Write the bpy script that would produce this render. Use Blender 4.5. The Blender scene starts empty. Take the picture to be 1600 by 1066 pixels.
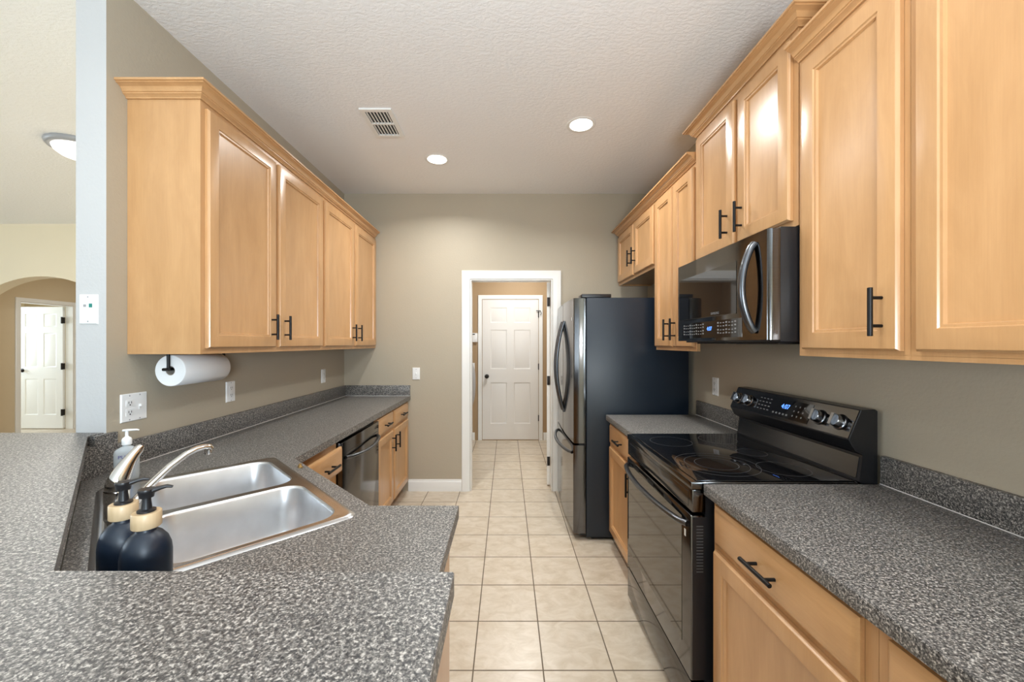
import bpy, bmesh, math, random
from mathutils import Vector, Matrix
random.seed(7)
PI = math.pi
SC = bpy.context.scene
COL = SC.collection

# ------------------------------------------------------------------ camera
cam = bpy.data.cameras.new('camera'); camo = bpy.data.objects.new('camera', cam); COL.objects.link(camo)
cam.sensor_width = 36; cam.lens = 13.905
cam.shift_x = 0.005; cam.shift_y = 0.0025
cam.clip_start = 0.03
camo.location = (0, 0, 1.431); camo.rotation_euler = (PI/2, 0, 0)
SC.camera = camo
# ------------------------------------------------------------------ world, exposure
W = bpy.data.worlds.new('world'); SC.world = W; W.use_nodes = True
W.node_tree.nodes['Background'].inputs[0].default_value = (0.75, 0.87, 1.0, 1)
W.node_tree.nodes['Background'].inputs[1].default_value = 1.0
SC.view_settings.view_transform = 'Standard'; SC.view_settings.look = 'None'
SC.view_settings.gamma = 1; SC.view_settings.use_curve_mapping = False
SC.view_settings.exposure = 0.08
SC.cycles.max_bounces = 8; SC.cycles.diffuse_bounces = 5
SC.cycles.sample_clamp_indirect = 6
SC.cycles.caustics_reflective = False; SC.cycles.caustics_refractive = False
# ------------------------------------------------------------------ daylight through the windows behind
def area(name, loc, rot, sx, sy, power, color, spread=PI):
    l = bpy.data.lights.new(name, 'AREA'); l.shape = 'RECTANGLE'; l.size = sx; l.size_y = sy
    l.energy = power; l.color = color; l.spread = spread
    o = bpy.data.objects.new(name, l); COL.objects.link(o); o.location = loc; o.rotation_euler = rot
    return o
DAY = (0.72, 0.87, 1.0)
UP = math.radians(35)                     # tilts the daylight lamps upwards to brighten the ceiling
area('daylight_patio', (-3.0, -4.9, 1.30), (PI/2+UP, 0, 0), 3.4, 2.2, 60, DAY, math.radians(120))
area('added_window_light', (1.30, -3.0, 1.60), (PI/2+UP*0.4, 0, PI/2), 2.2, 1.3, 240, (0.66, 0.84, 1.0))  # unseen window on the right, added to bring cool light to the left wall
area('daylight_side', (-9.8, 0.6, 1.50), (PI/2+UP*0.7, 0, -PI/2), 3.0, 1.6, 110, DAY, math.radians(130))
area('daylight_bedroom', (-9.7, 5.8, 1.60), (PI/2, 0, -PI/2), 1.2, 1.3, 60, DAY)
area('ceiling_bounce_fill', (0.2, -0.7, 1.45), (PI+math.radians(-22), 0, 0), 0.5, 0.5, 60, (0.88, 0.94, 1.0))   # unseen light added behind the camera, aimed up to brighten the ceiling
WARM = (0.97, 0.97, 0.94)
def lamp(name, loc, power, size, color=WARM, spread=PI):
    l = bpy.data.lights.new(name, 'AREA'); l.shape = 'DISK'; l.size = size; l.energy = power; l.color = color; l.spread = spread
    o = bpy.data.objects.new(name, l); COL.objects.link(o); o.location = loc
    return o
CANS = [(-0.55, 3.12), (0.493, 2.627), (0.32, 1.09), (-1.05, 0.75)]
CAN_POWER = (15, 15, 7, 4)
CEIL = 2.885

# ================================================================== materials
def newmat(name):
    m = bpy.data.materials.new(name); m.use_nodes = True
    nt = m.node_tree; b = nt.nodes['Principled BSDF']
    return m, nt, b
def simple(name, col, rough=0.5, metal=0.0, spec=0.5, coat=0.0, coat_rough=0.05):
    m, nt, b = newmat(name)
    b.inputs['Base Color'].default_value = (*col, 1); b.inputs['Roughness'].default_value = rough
    b.inputs['Metallic'].default_value = metal; b.inputs['Specular IOR Level'].default_value = spec
    b.inputs['Coat Weight'].default_value = coat; b.inputs['Coat Roughness'].default_value = coat_rough
    return m
def N(nt, typ, **kw):
    n = nt.nodes.new(typ)
    for k, v in kw.items(): setattr(n, k, v)
    return n
def ramp(nt, stops, interp='LINEAR'):
    r = nt.nodes.new('ShaderNodeValToRGB'); cr = r.color_ramp; cr.interpolation = interp
    while len(cr.elements) < len(stops): cr.elements.new(0.5)
    for e, (p, c) in zip(cr.elements, stops):
        e.position = p; e.color = (*c, 1)
    return r
def coords(nt, kind='Object', scale=(1, 1, 1), rot=(0, 0, 0)):
    if kind == 'World':
        tc = nt.nodes.new('ShaderNodeNewGeometry'); src = tc.outputs['Position']
    else:
        tc = nt.nodes.new('ShaderNodeTexCoord'); src = tc.outputs[kind]
    mp = nt.nodes.new('ShaderNodeMapping'); nt.links.new(src, mp.inputs[0])
    mp.inputs['Scale'].default_value = scale; mp.inputs['Rotation'].default_value = rot
    return mp
def bump(nt, b, height, strength, dist=0.002):
    bp = nt.nodes.new('ShaderNodeBump'); bp.inputs['Strength'].default_value = strength
    bp.inputs['Distance'].default_value = dist
    nt.links.new(height, bp.inputs['Height']); nt.links.new(bp.outputs[0], b.inputs['Normal'])

def wall_mat(name, col, rough=0.55, bs=0.25):
    m, nt, b = newmat(name)
    mp = coords(nt, 'World')
    n = N(nt, 'ShaderNodeTexNoise'); n.inputs['Scale'].default_value = 90; n.inputs['Detail'].default_value = 3
    nt.links.new(mp.outputs[0], n.inputs[0])
    n2 = N(nt, 'ShaderNodeTexNoise'); n2.inputs['Scale'].default_value = 1.3
    nt.links.new(mp.outputs[0], n2.inputs[0])
    r = ramp(nt, [(0.3, tuple(c*0.965 for c in col)), (0.7, col)])
    nt.links.new(n2.outputs[0], r.inputs[0]); nt.links.new(r.outputs[0], b.inputs['Base Color'])
    b.inputs['Roughness'].default_value = rough; b.inputs['Specular IOR Level'].default_value = 0.35
    bump(nt, b, n.outputs[0], bs, 0.003)
    return m
M_WALL = wall_mat('paint_taupe', (0.455, 0.40, 0.31))
M_WALL_CREAM = wall_mat('paint_cream', (0.88, 0.77, 0.57))
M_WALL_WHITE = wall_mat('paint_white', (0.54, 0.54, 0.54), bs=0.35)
M_WALL_TAN = wall_mat('paint_tan', (0.42, 0.29, 0.165))
M_WALL_HALL = wall_mat('paint_hall', (0.62, 0.51, 0.35))

def ceiling_mat():
    m, nt, b = newmat('knockdown_ceiling')
    mp = coords(nt, 'World', (1, 1.6, 1))
    n = N(nt, 'ShaderNodeTexNoise'); n.inputs['Scale'].default_value = 42; n.inputs['Detail'].default_value = 4; n.inputs['Roughness'].default_value = 0.6
    nt.links.new(mp.outputs[0], n.inputs[0])
    r = ramp(nt, [(0.42, (0, 0, 0)), (0.56, (1, 1, 1))])
    nt.links.new(n.outputs[0], r.inputs[0])
    b.inputs['Base Color'].default_value = (0.90, 0.90, 0.90, 1); b.inputs['Roughness'].default_value = 0.85
    b.inputs['Specular IOR Level'].default_value = 0.2
    bump(nt, b, r.outputs[0], 0.32, 0.003)
    return m
M_CEIL = ceiling_mat()
M_TRIM = simple('white_semi_gloss', (0.83, 0.83, 0.81), 0.28)
M_DOORW = simple('white_door_paint', (0.80, 0.78, 0.755), 0.33)
M_PLASTIC = simple('white_plastic', (0.85, 0.86, 0.86), 0.3)
M_DARK = simple('dark_slot', (0.02, 0.02, 0.02), 0.6)
M_CAULK = simple('white_caulk', (0.75, 0.74, 0.72), 0.5)

def wood_mat(name, a, c, grain='z', rough=0.30):
    m, nt, b = newmat(name)
    s = {'z': (7, 7, 1.6), 'y': (7, 1.6, 7), 'x': (1.6, 7, 7)}[grain]
    mp = coords(nt, 'Object', s)
    n = N(nt, 'ShaderNodeTexNoise'); n.inputs['Scale'].default_value = 1.6; n.inputs['Detail'].default_value = 7
    n.inputs['Roughness'].default_value = 0.62; n.inputs['Distortion'].default_value = 0.5
    nt.links.new(mp.outputs[0], n.inputs[0])
    r = ramp(nt, [(0.28, a), (0.52, tuple((x+y)/2 for x, y in zip(a, c))), (0.75, c)])
    nt.links.new(n.outputs[0], r.inputs[0])
    s2 = {'z': (260, 260, 7), 'y': (260, 7, 260), 'x': (7, 260, 260)}[grain]
    mp2 = coords(nt, 'Object', s2)
    n2 = N(nt, 'ShaderNodeTexNoise'); n2.inputs['Scale'].default_value = 1.0; n2.inputs['Detail'].default_value = 2
    nt.links.new(mp2.outputs[0], n2.inputs[0])
    r2 = ramp(nt, [(0.3, (0.94, 0.93, 0.92)), (0.65, (1, 1, 1))])
    nt.links.new(n2.outputs[0], r2.inputs[0])
    mx = N(nt, 'ShaderNodeMixRGB', blend_type='MULTIPLY'); mx.inputs[0].default_value = 0.7
    nt.links.new(r.outputs[0], mx.inputs[1]); nt.links.new(r2.outputs[0], mx.inputs[2])
    nt.links.new(mx.outputs[0], b.inputs['Base Color'])
    b.inputs['Roughness'].default_value = rough; b.inputs['Specular IOR Level'].default_value = 0.5
    b.inputs['Coat Weight'].default_value = 0.25; b.inputs['Coat Roughness'].default_value = 0.22
    bump(nt, b, n2.outputs[0], 0.05, 0.001)
    return m
WA, WC = (0.50, 0.275, 0.118), (0.62, 0.36, 0.168)
M_WOOD = wood_mat('maple', WA, WC, 'z')
M_WOODY = wood_mat('maple_lengthwise', WA, WC, 'y')
M_WOODX = wood_mat('maple_crosswise', WA, WC, 'x')
M_BAMBOO = wood_mat('bamboo', (0.52, 0.37, 0.21), (0.66, 0.50, 0.31), 'z', 0.5)

def laminate():
    m, nt, b = newmat('speckled_laminate')
    mp = coords(nt, 'World')
    v = N(nt, 'ShaderNodeTexVoronoi'); v.inputs['Scale'].default_value = 500
    nt.links.new(mp.outputs[0], v.inputs['Vector'])
    sp = N(nt, 'ShaderNodeSeparateColor'); nt.links.new(v.outputs['Color'], sp.inputs[0])
    n = N(nt, 'ShaderNodeTexNoise'); n.inputs['Scale'].default_value = 175; n.inputs['Detail'].default_value = 3
    nt.links.new(mp.outputs[0], n.inputs[0])
    ad = N(nt, 'ShaderNodeMath', operation='MULTIPLY_ADD'); ad.inputs[1].default_value = 1.9; ad.inputs[2].default_value = -0.95
    nt.links.new(n.outputs[0], ad.inputs[0])
    a2 = N(nt, 'ShaderNodeMath', operation='MULTIPLY_ADD'); a2.inputs[1].default_value = 0.62; a2.inputs[2].default_value = 0.19
    nt.links.new(sp.outputs[0], a2.inputs[0])
    sm = N(nt, 'ShaderNodeMath', operation='ADD'); nt.links.new(ad.outputs[0], sm.inputs[0]); nt.links.new(a2.outputs[0], sm.inputs[1])
    r = ramp(nt, [(0.0, (0.018, 0.019, 0.021)), (0.30, (0.058, 0.058, 0.060)), (0.5, (0.122, 0.117, 0.110)), (0.70, (0.22, 0.21, 0.196)), (0.95, (0.50, 0.475, 0.44))])
    nt.links.new(sm.outputs[0], r.inputs[0]); nt.links.new(r.outputs[0], b.inputs['Base Color'])
    b.inputs['Roughness'].default_value = 0.42; b.inputs['Specular IOR Level'].default_value = 0.5
    return m
M_LAM = laminate()

def floor_mat():
    m, nt, b = newmat('ceramic_floor_tile')
    mp = coords(nt, 'World')
    P = 0.3065
    mp.inputs['Location'].default_value = (0.1474, -1.731 + 4*P, 0)
    br = N(nt, 'ShaderNodeTexBrick'); br.offset = 0; br.squash = 1
    br.inputs['Scale'].default_value = 1; br.inputs['Brick Width'].default_value = P; br.inputs['Row Height'].default_value = P
    br.inputs['Mortar Size'].default_value = 0.0032; br.inputs['Mortar Smooth'].default_value = 0.15; br.inputs['Bias'].default_value = 0
    br.inputs['Color1'].default_value = (0.96, 0.96, 0.96, 1); br.inputs['Color2'].default_value = (1, 1, 1, 1)
    br.inputs['Mortar'].default_value = (1, 1, 1, 1)
    nt.links.new(mp.outputs[0], br.inputs[0])
    mp2 = coords(nt, 'World', (1, 1.7, 1), (0, 0, 0.6))
    n = N(nt, 'ShaderNodeTexNoise'); n.inputs['Scale'].default_value = 9; n.inputs['Detail'].default_value = 9; n.inputs['Roughness'].default_value = 0.66; n.inputs['Distortion'].default_value = 0.9
    nt.links.new(mp2.outputs[0], n.inputs[0])
    r = ramp(nt, [(0.30, (0.50, 0.41, 0.30)), (0.48, (0.58, 0.495, 0.385)), (0.62, (0.64, 0.56, 0.455))])
    nt.links.new(n.outputs[0], r.inputs[0])
    mul = N(nt, 'ShaderNodeMixRGB', blend_type='MULTIPLY'); mul.inputs[0].default_value = 1
    nt.links.new(r.outputs[0], mul.inputs[1]); nt.links.new(br.outputs['Color'], mul.inputs[2])
    mx = N(nt, 'ShaderNodeMixRGB'); nt.links.new(br.outputs['Fac'], mx.inputs[0]); nt.links.new(mul.outputs[0], mx.inputs[1])
    mx.inputs[2].default_value = (0.15, 0.115, 0.08, 1)
    nt.links.new(mx.outputs[0], b.inputs['Base Color'])
    rr = N(nt, 'ShaderNodeMapRange'); nt.links.new(br.outputs['Fac'], rr.inputs[0]); rr.inputs[3].default_value = 0.30; rr.inputs[4].default_value = 0.85
    nt.links.new(rr.outputs[0], b.inputs['Roughness'])
    inv = N(nt, 'ShaderNodeMath', operation='MULTIPLY_ADD'); inv.inputs[1].default_value = -1; inv.inputs[2].default_value = 1
    nt.links.new(br.outputs['Fac'], inv.inputs[0])
    bump(nt, b, inv.outputs[0], 0.6, 0.002)
    return m
M_FLOOR = floor_mat()

M_BLACK = simple('satin_black_metal', (0.012, 0.012, 0.013), 0.38, 0.6)
M_HINGE = simple('dark_bronze', (0.03, 0.026, 0.024), 0.45, 0.7)
def brushed(name, col, rough, aniso=(1, 1, 60), metal=1.0):
    m, nt, b = newmat(name)
    mp = coords(nt, 'Object', aniso)
    n = N(nt, 'ShaderNodeTexNoise'); n.inputs['Scale'].default_value = 12; n.inputs['Detail'].default_value = 3
    nt.links.new(mp.outputs[0], n.inputs[0])
    r = ramp(nt, [(0.3, tuple(c*0.88 for c in col)), (0.7, col)]); nt.links.new(n.outputs[0], r.inputs[0])
    nt.links.new(r.outputs[0], b.inputs['Base Color'])
    b.inputs['Metallic'].default_value = metal; b.inputs['Roughness'].default_value = rough
    return m
M_BSTEEL = brushed('black_stainless', (0.135, 0.13, 0.128), 0.13)
M_BSTEEL2 = brushed('black_stainless_trim', (0.17, 0.168, 0.17), 0.24)
M_HANDLE = simple('dark_metal_handle', (0.13, 0.14, 0.155), 0.30, 1.0)
M_FSIDE = simple('charcoal_enamel', (0.006, 0.013, 0.024), 0.36, 0.0, 0.5)  # bluish black, with the blue of reflected cool light put into the colour
M_GLASSBLK = simple('black_glass', (0.006, 0.006, 0.007), 0.04, 0.0, 0.6, 0.3, 0.02)
M_OVENGLASS = simple('tinted_oven_glass', (0.10, 0.092, 0.08), 0.05, 0.75)
M_BLKPLASTIC = simple('black_plastic', (0.012, 0.012, 0.014), 0.35)
M_RING = simple('printed_ring_grey', (0.07, 0.072, 0.075), 0.3)
M_LEGEND = simple('printed_legend_grey', (0.22, 0.225, 0.23), 0.4)
M_STEEL = brushed('brushed_stainless', (0.66, 0.66, 0.67), 0.24, (1, 1, 1))
M_STEELB = brushed('stainless_basin', (0.80, 0.82, 0.85), 0.34, (1, 1, 1))
M_CHROME = simple('chrome', (0.72, 0.71, 0.69), 0.09, 1.0)
M_MATTEBLK = simple('matte_black_bottle', (0.004, 0.011, 0.024), 0.40)  # black bottle colour, tinted blue to stand in for reflected cool light
M_PAPER = simple('paper_towel', (0.86, 0.87, 0.88), 0.9, 0, 0.1)
M_CARD = simple('cardboard', (0.42, 0.38, 0.33), 0.9)
M_BRASS = simple('brass', (0.72, 0.50, 0.22), 0.3, 1.0)
M_KNOB = simple('knob_steel', (0.30, 0.31, 0.33), 0.22, 1.0)
M_TEAL = simple('teal_jack', (0.01, 0.20, 0.17), 0.4)
M_GREYPL = simple('grey_plastic', (0.33, 0.33, 0.34), 0.4)
M_PURPLE = simple('label_purple', (0.10, 0.07, 0.30), 0.5)
M_LBLUE = simple('label_blue', (0.25, 0.38, 0.62), 0.5)
def emis(name, col, s):
    m, nt, b = newmat(name)
    b.inputs['Base Color'].default_value = (*col, 1)
    b.inputs['Emission Color'].default_value = (*col, 1); b.inputs['Emission Strength'].default_value = s
    return m
M_LENS = emis('lamp_lens', (1.0, 0.93, 0.84), 9)
M_DOME = emis('frosted_dome', (1.0, 0.95, 0.88), 3.0)
M_LED = emis('blue_digits', (0.10, 0.28, 1.0), 2.2)
def clear(name, col, rough=0.03):
    m, nt, b = newmat(name)
    b.inputs['Base Color'].default_value = (*col, 1); b.inputs['Transmission Weight'].default_value = 0.85
    b.inputs['Roughness'].default_value = rough; b.inputs['IOR'].default_value = 1.33
    return m
M_GEL = clear('clear_gel_bottle', (0.86, 0.93, 0.97)); M_GEL.node_tree.nodes['Principled BSDF'].inputs['Transmission Weight'].default_value = 0.5
M_GLASS = clear('window_glass', (0.95, 0.98, 1.0), 0.0)

# ================================================================== geometry helpers
def B(): return bmesh.new()
def box(bm, x0, x1, y0, y1, z0, z1, bev=0, seg=2, mat=0):
    vs = [bm.verts.new(p) for p in [(x0,y0,z0),(x1,y0,z0),(x1,y1,z0),(x0,y1,z0),(x0,y0,z1),(x1,y0,z1),(x1,y1,z1),(x0,y1,z1)]]
    fs = [bm.faces.new([vs[i] for i in f]) for f in [(0,3,2,1),(4,5,6,7),(0,1,5,4),(1,2,6,5),(2,3,7,6),(3,0,4,7)]]
    for f in fs: f.material_index = mat
    if bev:
        es = set(e for f in fs for e in f.edges)
        bmesh.ops.bevel(bm, geom=list(es), offset=bev, segments=seg, affect='EDGES', profile=0.5, clamp_overlap=True)
    return vs
def prism(bm, pts, f, lo, hi, mat=0):
    """pts 2d outline; f(a,b,t)->xyz"""
    A = [bm.verts.new(f(a, b, lo)) for a, b in pts]; C = [bm.verts.new(f(a, b, hi)) for a, b in pts]
    n = len(pts); fs = [bm.faces.new(A[::-1]), bm.faces.new(C)]
    for i in range(n): fs.append(bm.faces.new([A[i], A[(i+1) % n], C[(i+1) % n], C[i]]))
    for q in fs: q.material_index = mat
    return fs
XZ = lambda a, b, t: (a, t, b)      # outline in x,z swept along y
YZ = lambda a, b, t: (t, a, b)
XY = lambda a, b, t: (a, b, t)
def frame_of(d):
    d = Vector(d).normalized(); a = Vector((0, 0, 1)) if abs(d.z) < 0.9 else Vector((1, 0, 0))
    s = d.cross(a).normalized(); return s, s.cross(d).normalized()
def tube(bm, pts, r, seg=12, flat=1.0, mat=0, cap=True):
    """r a number or list; flat squashes the second axis"""
    pts = [Vector(p) for p in pts]; n = len(pts); rs = r if isinstance(r, (list, tuple)) else [r]*n
    s, t = frame_of(pts[1]-pts[0]); rings = []
    for i, p in enumerate(pts):
        d = (pts[min(i+1, n-1)]-pts[max(i-1, 0)]).normalized()
        s = (s - d*s.dot(d)).normalized(); t = d.cross(s).normalized()
        rings.append([bm.verts.new(p + s*math.cos(2*PI*k/seg)*rs[i] + t*math.sin(2*PI*k/seg)*rs[i]*flat) for k in range(seg)])
    fs = []
    for a, b in zip(rings, rings[1:]):
        for k in range(seg): fs.append(bm.faces.new([a[k], a[(k+1) % seg], b[(k+1) % seg], b[k]]))
    if cap: fs.append(bm.faces.new(rings[0][::-1])); fs.append(bm.faces.new(rings[-1]))
    for f in fs: f.material_index = mat
def lathe(bm, prof, o=(0, 0, 0), axis=(0, 0, 1), seg=32, mat=0):
    """prof list of (radius, height)"""
    o = Vector(o); ax = Vector(axis).normalized(); s, t = frame_of(ax); rings = []
    for r, h in prof:
        if r < 1e-6: rings.append([bm.verts.new(o+ax*h)])
        else: rings.append([bm.verts.new(o+ax*h+s*math.cos(2*PI*k/seg)*r+t*math.sin(2*PI*k/seg)*r) for k in range(seg)])
    for a, b in zip(rings, rings[1:]):
        for k in range(seg):
            k2 = (k+1) % seg
            if len(a) == 1 and len(b) == 1: continue
            if len(a) == 1: f = bm.faces.new([a[0], b[k2], b[k]])
            elif len(b) == 1: f = bm.faces.new([a[k], a[k2], b[0]])
            else: f = bm.faces.new([a[k], a[k2], b[k2], b[k]])
            f.material_index = mat
def nested(bm, f, rects, cap_back=None, mat=0):
    """rects: list of (u0,u1,v0,v1,w); joined ring to ring, last one filled"""
    L = []
    for u0, u1, v0, v1, w in rects:
        L.append([bm.verts.new(f(*p)) for p in ((u0, v0, w), (u1, v0, w), (u1, v1, w), (u0, v1, w))])
    fs = []
    for a, b in zip(L, L[1:]):
        for k in range(4): fs.append(bm.faces.new([a[k], a[(k+1) % 4], b[(k+1) % 4], b[k]]))
    fs.append(bm.faces.new(L[-1])); fs.append(bm.faces.new(L[0][::-1]))
    for q in fs: q.material_index = mat
def rect_in(u0, u1, v0, v1, i, w): return (u0+i, u1-i, v0+i, v1-i, w)
def panel_door_bm(f, u0, u1, v0, v1, th=0.020, stile=0.056):
    bm = B(); R = lambda i, w: rect_in(u0, u1, v0, v1, i, w)
    nested(bm, f, [R(0, 0), R(0, th*0.55), R(0.003, th*0.7), R(0.006, th-0.001), R(0.010, th), R(stile, th), R(stile+0.003, th-0.004),
                   R(stile+0.009, th-0.0050), R(stile+0.012, th-0.0125), R(stile+0.014, th-0.0130)])
    return bm
def drawer_bm(f, u0, u1, v0, v1, th=0.020):
    bm = B(); R = lambda i, w: rect_in(u0, u1, v0, v1, i, w)
    nested(bm, f, [R(0, 0), R(0, th*0.5), R(0.012, th-0.002), R(0.016, th-0.001), R(0.020, th)])
    return bm

def setp(o, label=None, cat=None, group=None, kind=None):
    if label: o['label'] = label
    if cat: o['category'] = cat
    if group: o['group'] = group
    if kind: o['kind'] = kind
    return o
def thing(name, loc, label, cat, group=None):
    o = bpy.data.objects.new(name, None); COL.objects.link(o); o.location = loc; o.empty_display_size = 0.1
    o['_w'] = list(loc)
    return setp(o, label, cat, group)
def wpos(o):
    p = Vector((0, 0, 0))
    while o is not None: p = p + o.location; o = o.parent
    return p
def obj(name, bm, mats, parent=None, ang=35, label=None, cat=None, group=None, kind=None, merge=True):
    if not isinstance(mats, (list, tuple)): mats = [mats]
    bmesh.ops.recalc_face_normals(bm, faces=bm.faces)
    xs = [v.co for v in bm.verts]
    if parent is None:
        base = Vector(((min(p.x for p in xs)+max(p.x for p in xs))/2, (min(p.y for p in xs)+max(p.y for p in xs))/2, min(p.z for p in xs)))
        bmesh.ops.translate(bm, verts=bm.verts, vec=-base); loc = base
    else:
        base = wpos(parent); bmesh.ops.translate(bm, verts=bm.verts, vec=-base); loc = Vector((0, 0, 0))
    me = bpy.data.meshes.new(name); bm.to_mesh(me); bm.free()
    for m in mats: me.materials.append(m)
    if ang:
        for p in me.polygons: p.use_smooth = True
        me.set_sharp_from_angle(angle=math.radians(ang))
    o = bpy.data.objects.new(name, me); COL.objects.link(o); o.location = loc
    if parent: o.parent = parent
    return setp(o, label, cat, group, kind)
def pieces(name, bm, mats, parent, ang=35, label=None):
    '''one object for every loose piece of bm'''
    bm.verts.index_update(); bm.verts.ensure_lookup_table(); seen = set()
    for v0_ in bm.verts:
        if v0_.index in seen: continue
        st = [v0_]; isl = []; seen.add(v0_.index)
        while st:
            v = st.pop(); isl.append(v)
            for e in v.link_edges:
                w = e.other_vert(v)
                if w.index not in seen: seen.add(w.index); st.append(w)
        nb = B(); mp = {v.index: nb.verts.new(v.co) for v in isl}
        for f in set(f for v in isl for f in v.link_faces): nb.faces.new([mp[v.index] for v in f.verts])
        obj(name, nb, mats, parent, ang, label=label)
    bm.free()
def text(s, size, mat, parent, origin, right, up, name, label=None, lift=0.0008):
    cu = bpy.data.curves.new('t', 'FONT'); cu.body = s; cu.size = size; cu.align_x = 'CENTER'; cu.align_y = 'CENTER'; cu.extrude = 0.0002
    to = bpy.data.objects.new('t', cu); COL.objects.link(to)
    bpy.context.view_layer.update()
    me = bpy.data.meshes.new_from_object(to.evaluated_get(bpy.context.evaluated_depsgraph_get()))
    bpy.data.objects.remove(to)
    r = Vector(right).normalized(); u = Vector(up).normalized(); n = r.cross(u)
    base = Vector(origin) + n*lift - wpos(parent)
    me.transform(Matrix(((r.x, u.x, n.x, base.x), (r.y, u.y, n.y, base.y), (r.z, u.z, n.z, base.z), (0, 0, 0, 1))))
    me.materials.clear(); me.materials.append(mat)
    o = bpy.data.objects.new(name, me); COL.objects.link(o); o.parent = parent
    if label: o['label'] = label
    return o
def fR(X): return lambda u, v, w: (X - w, u, v)       # faces -x (cabinets on the right wall), u = y, v = z
def fL(X): return lambda u, v, w: (X + w, u, v)       # faces +x
def fB(Y): return lambda u, v, w: (u, Y - w, v)       # faces the camera

def holes_wall(bm, u0, u1, holes, f, lo, hi):
    us = sorted(set([u0, u1] + [h[0] for h in holes] + [h[1] for h in holes]))
    for a, b in zip(us, us[1:]):
        hs = [h for h in holes if h[0] <= a and h[1] >= b]
        if not hs: prism(bm, [(a, 0), (b, 0), (b, CEIL), (a, CEIL)], f, lo, hi)
        else:
            h = hs[0]
            if h[2] > 0: prism(bm, [(a, 0), (b, 0), (b, h[2]), (a, h[2])], f, lo, hi)
            prism(bm, [(a, h[3]), (b, h[3]), (b, CEIL), (a, CEIL)], f, lo, hi)
# ================================================================== the room
XL, XR, YB = -1.58, 1.365, 3.84
bm = B(); box(bm, -10.2, 2.2, -5.2, 9.0, -0.12, 0)
obj('floor', bm, M_FLOOR, kind='structure')
bm = B(); box(bm, -10.2, 2.2, -5.2, 9.0, CEIL, CEIL+0.12)
obj('ceiling', bm, M_CEIL, kind='structure')
# left kitchen wall: its end is the white post that faces the camera
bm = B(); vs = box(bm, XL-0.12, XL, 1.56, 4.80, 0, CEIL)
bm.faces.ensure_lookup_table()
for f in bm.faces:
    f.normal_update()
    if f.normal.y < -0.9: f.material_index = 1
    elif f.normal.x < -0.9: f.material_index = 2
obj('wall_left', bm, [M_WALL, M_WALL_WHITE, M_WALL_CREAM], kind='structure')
DX0, DX1, DZ = -0.354, 0.441, 2.055
bm = B(); prism(bm, [(XL, 0), (DX0, 0), (DX0, DZ), (DX1, DZ), (DX1, 0), (1.49, 0), (1.49, CEIL), (XL, CEIL)], XZ, YB, YB+0.12)
obj('wall_back', bm, M_WALL, kind='structure')
bm = B(); holes_wall(bm, -5.0, YB, [(-4.15, -1.85, 0.9, 2.3)], YZ, XR, XR+0.12); obj('wall_right', bm, M_WALL, kind='structure')
# rear wall with patio door and window openings
bm = B()
holes_wall(bm, -10.0, 1.49, [(-4.75, -1.25, 0.0, 2.45)], XZ, -5.12, -5.0)
obj('wall_rear', bm, M_WALL_CREAM, kind='structure')
bm = B(); holes_wall(bm, -5.0, 9.0, [(-1.0, 2.2, 0.7, 2.3), (5.2, 6.4, 0.9, 2.3)], YZ, -10.12, -10.0)
obj('wall_side', bm, M_WALL_CREAM, kind='structure')
def window(n, f, u0, u1, v0, v1, mull=1):
    bm = B(); w = 0.06
    for a, b, c, d in ((u0, u1, v0, v0+w), (u0, u1, v1-w, v1), (u0, u0+w, v0+w, v1-w), (u1-w, u1, v0+w, v1-w)):
        prism(bm, [(a, c), (b, c), (b, d), (a, d)], f, 0, 0.06)
    for k in range(mull):
        m = u0+(u1-u0)*(k+1)/(mull+1); prism(bm, [(m-.03, v0+w), (m+.03, v0+w), (m+.03, v1-w), (m-.03, v1-w)], f, 0, 0.06)
    wf = obj('window_%d' % n, bm, M_TRIM, kind='structure', ang=0)
    bm = B(); prism(bm, [(u0+w, v0+w), (u1-w, v0+w), (u1-w, v1-w), (u0+w, v1-w)], f, 0.027, 0.033)
    obj('pane', bm, M_GLASS, wf, ang=0)
window(1, lambda a, b, t: (a, -5.1+t, b), -4.75, -1.25, 0.0, 2.45)
window(2, lambda a, b, t: (XR+0.02+t, a, b), -4.15, -1.85, 0.9, 2.3)  # opening out of view, added for the light on the left wall
window(3, lambda a, b, t: (-10.1+t, a, b), -1.0, 2.2, 0.7, 2.3)
window(4, lambda a, b, t: (-10.1+t, a, b), 5.2, 6.4, 0.9, 2.3, 0)
# arch wall of the next room
ax0, ax1, acx, atop, rad = -6.55, -4.75, -5.65, 2.247, 1.27
pts = [(-10.0, 0), (ax0, 0)]
for k in range(25):
    x = ax0 + (ax1-ax0)*k/24; pts.append((x, atop - rad + math.sqrt(rad*rad-(x-acx)**2)))
pts += [(ax1, 0), (XL-0.12, 0), (XL-0.12, CEIL), (-10.0, CEIL)]
bm = B(); prism(bm, pts, XZ, 4.80, 4.95); obj('wall_arch', bm, M_WALL_CREAM, kind='structure')
# hall behind the arch, doorway on its left side
HX = -7.30; hy0, hy1 = 5.93, 6.66
bm = B(); prism(bm, [(4.95, 0), (hy0, 0), (hy0, 2.06), (hy1, 2.06), (hy1, 0), (8.2, 0), (8.2, CEIL), (4.95, CEIL)], YZ, HX-0.12, HX)
obj('wall_hall', bm, M_WALL_HALL, kind='structure')
bm = B(); box(bm, -10.0, -4.2, 8.2, 8.32, 0, CEIL); obj('wall_hall_end', bm, M_WALL_HALL, kind='structure')
bm = B(); box(bm, -4.2, -4.08, 4.95, 8.32, 0, CEIL); obj('wall_hall_right', bm, M_WALL_HALL, kind='structure')
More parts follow.
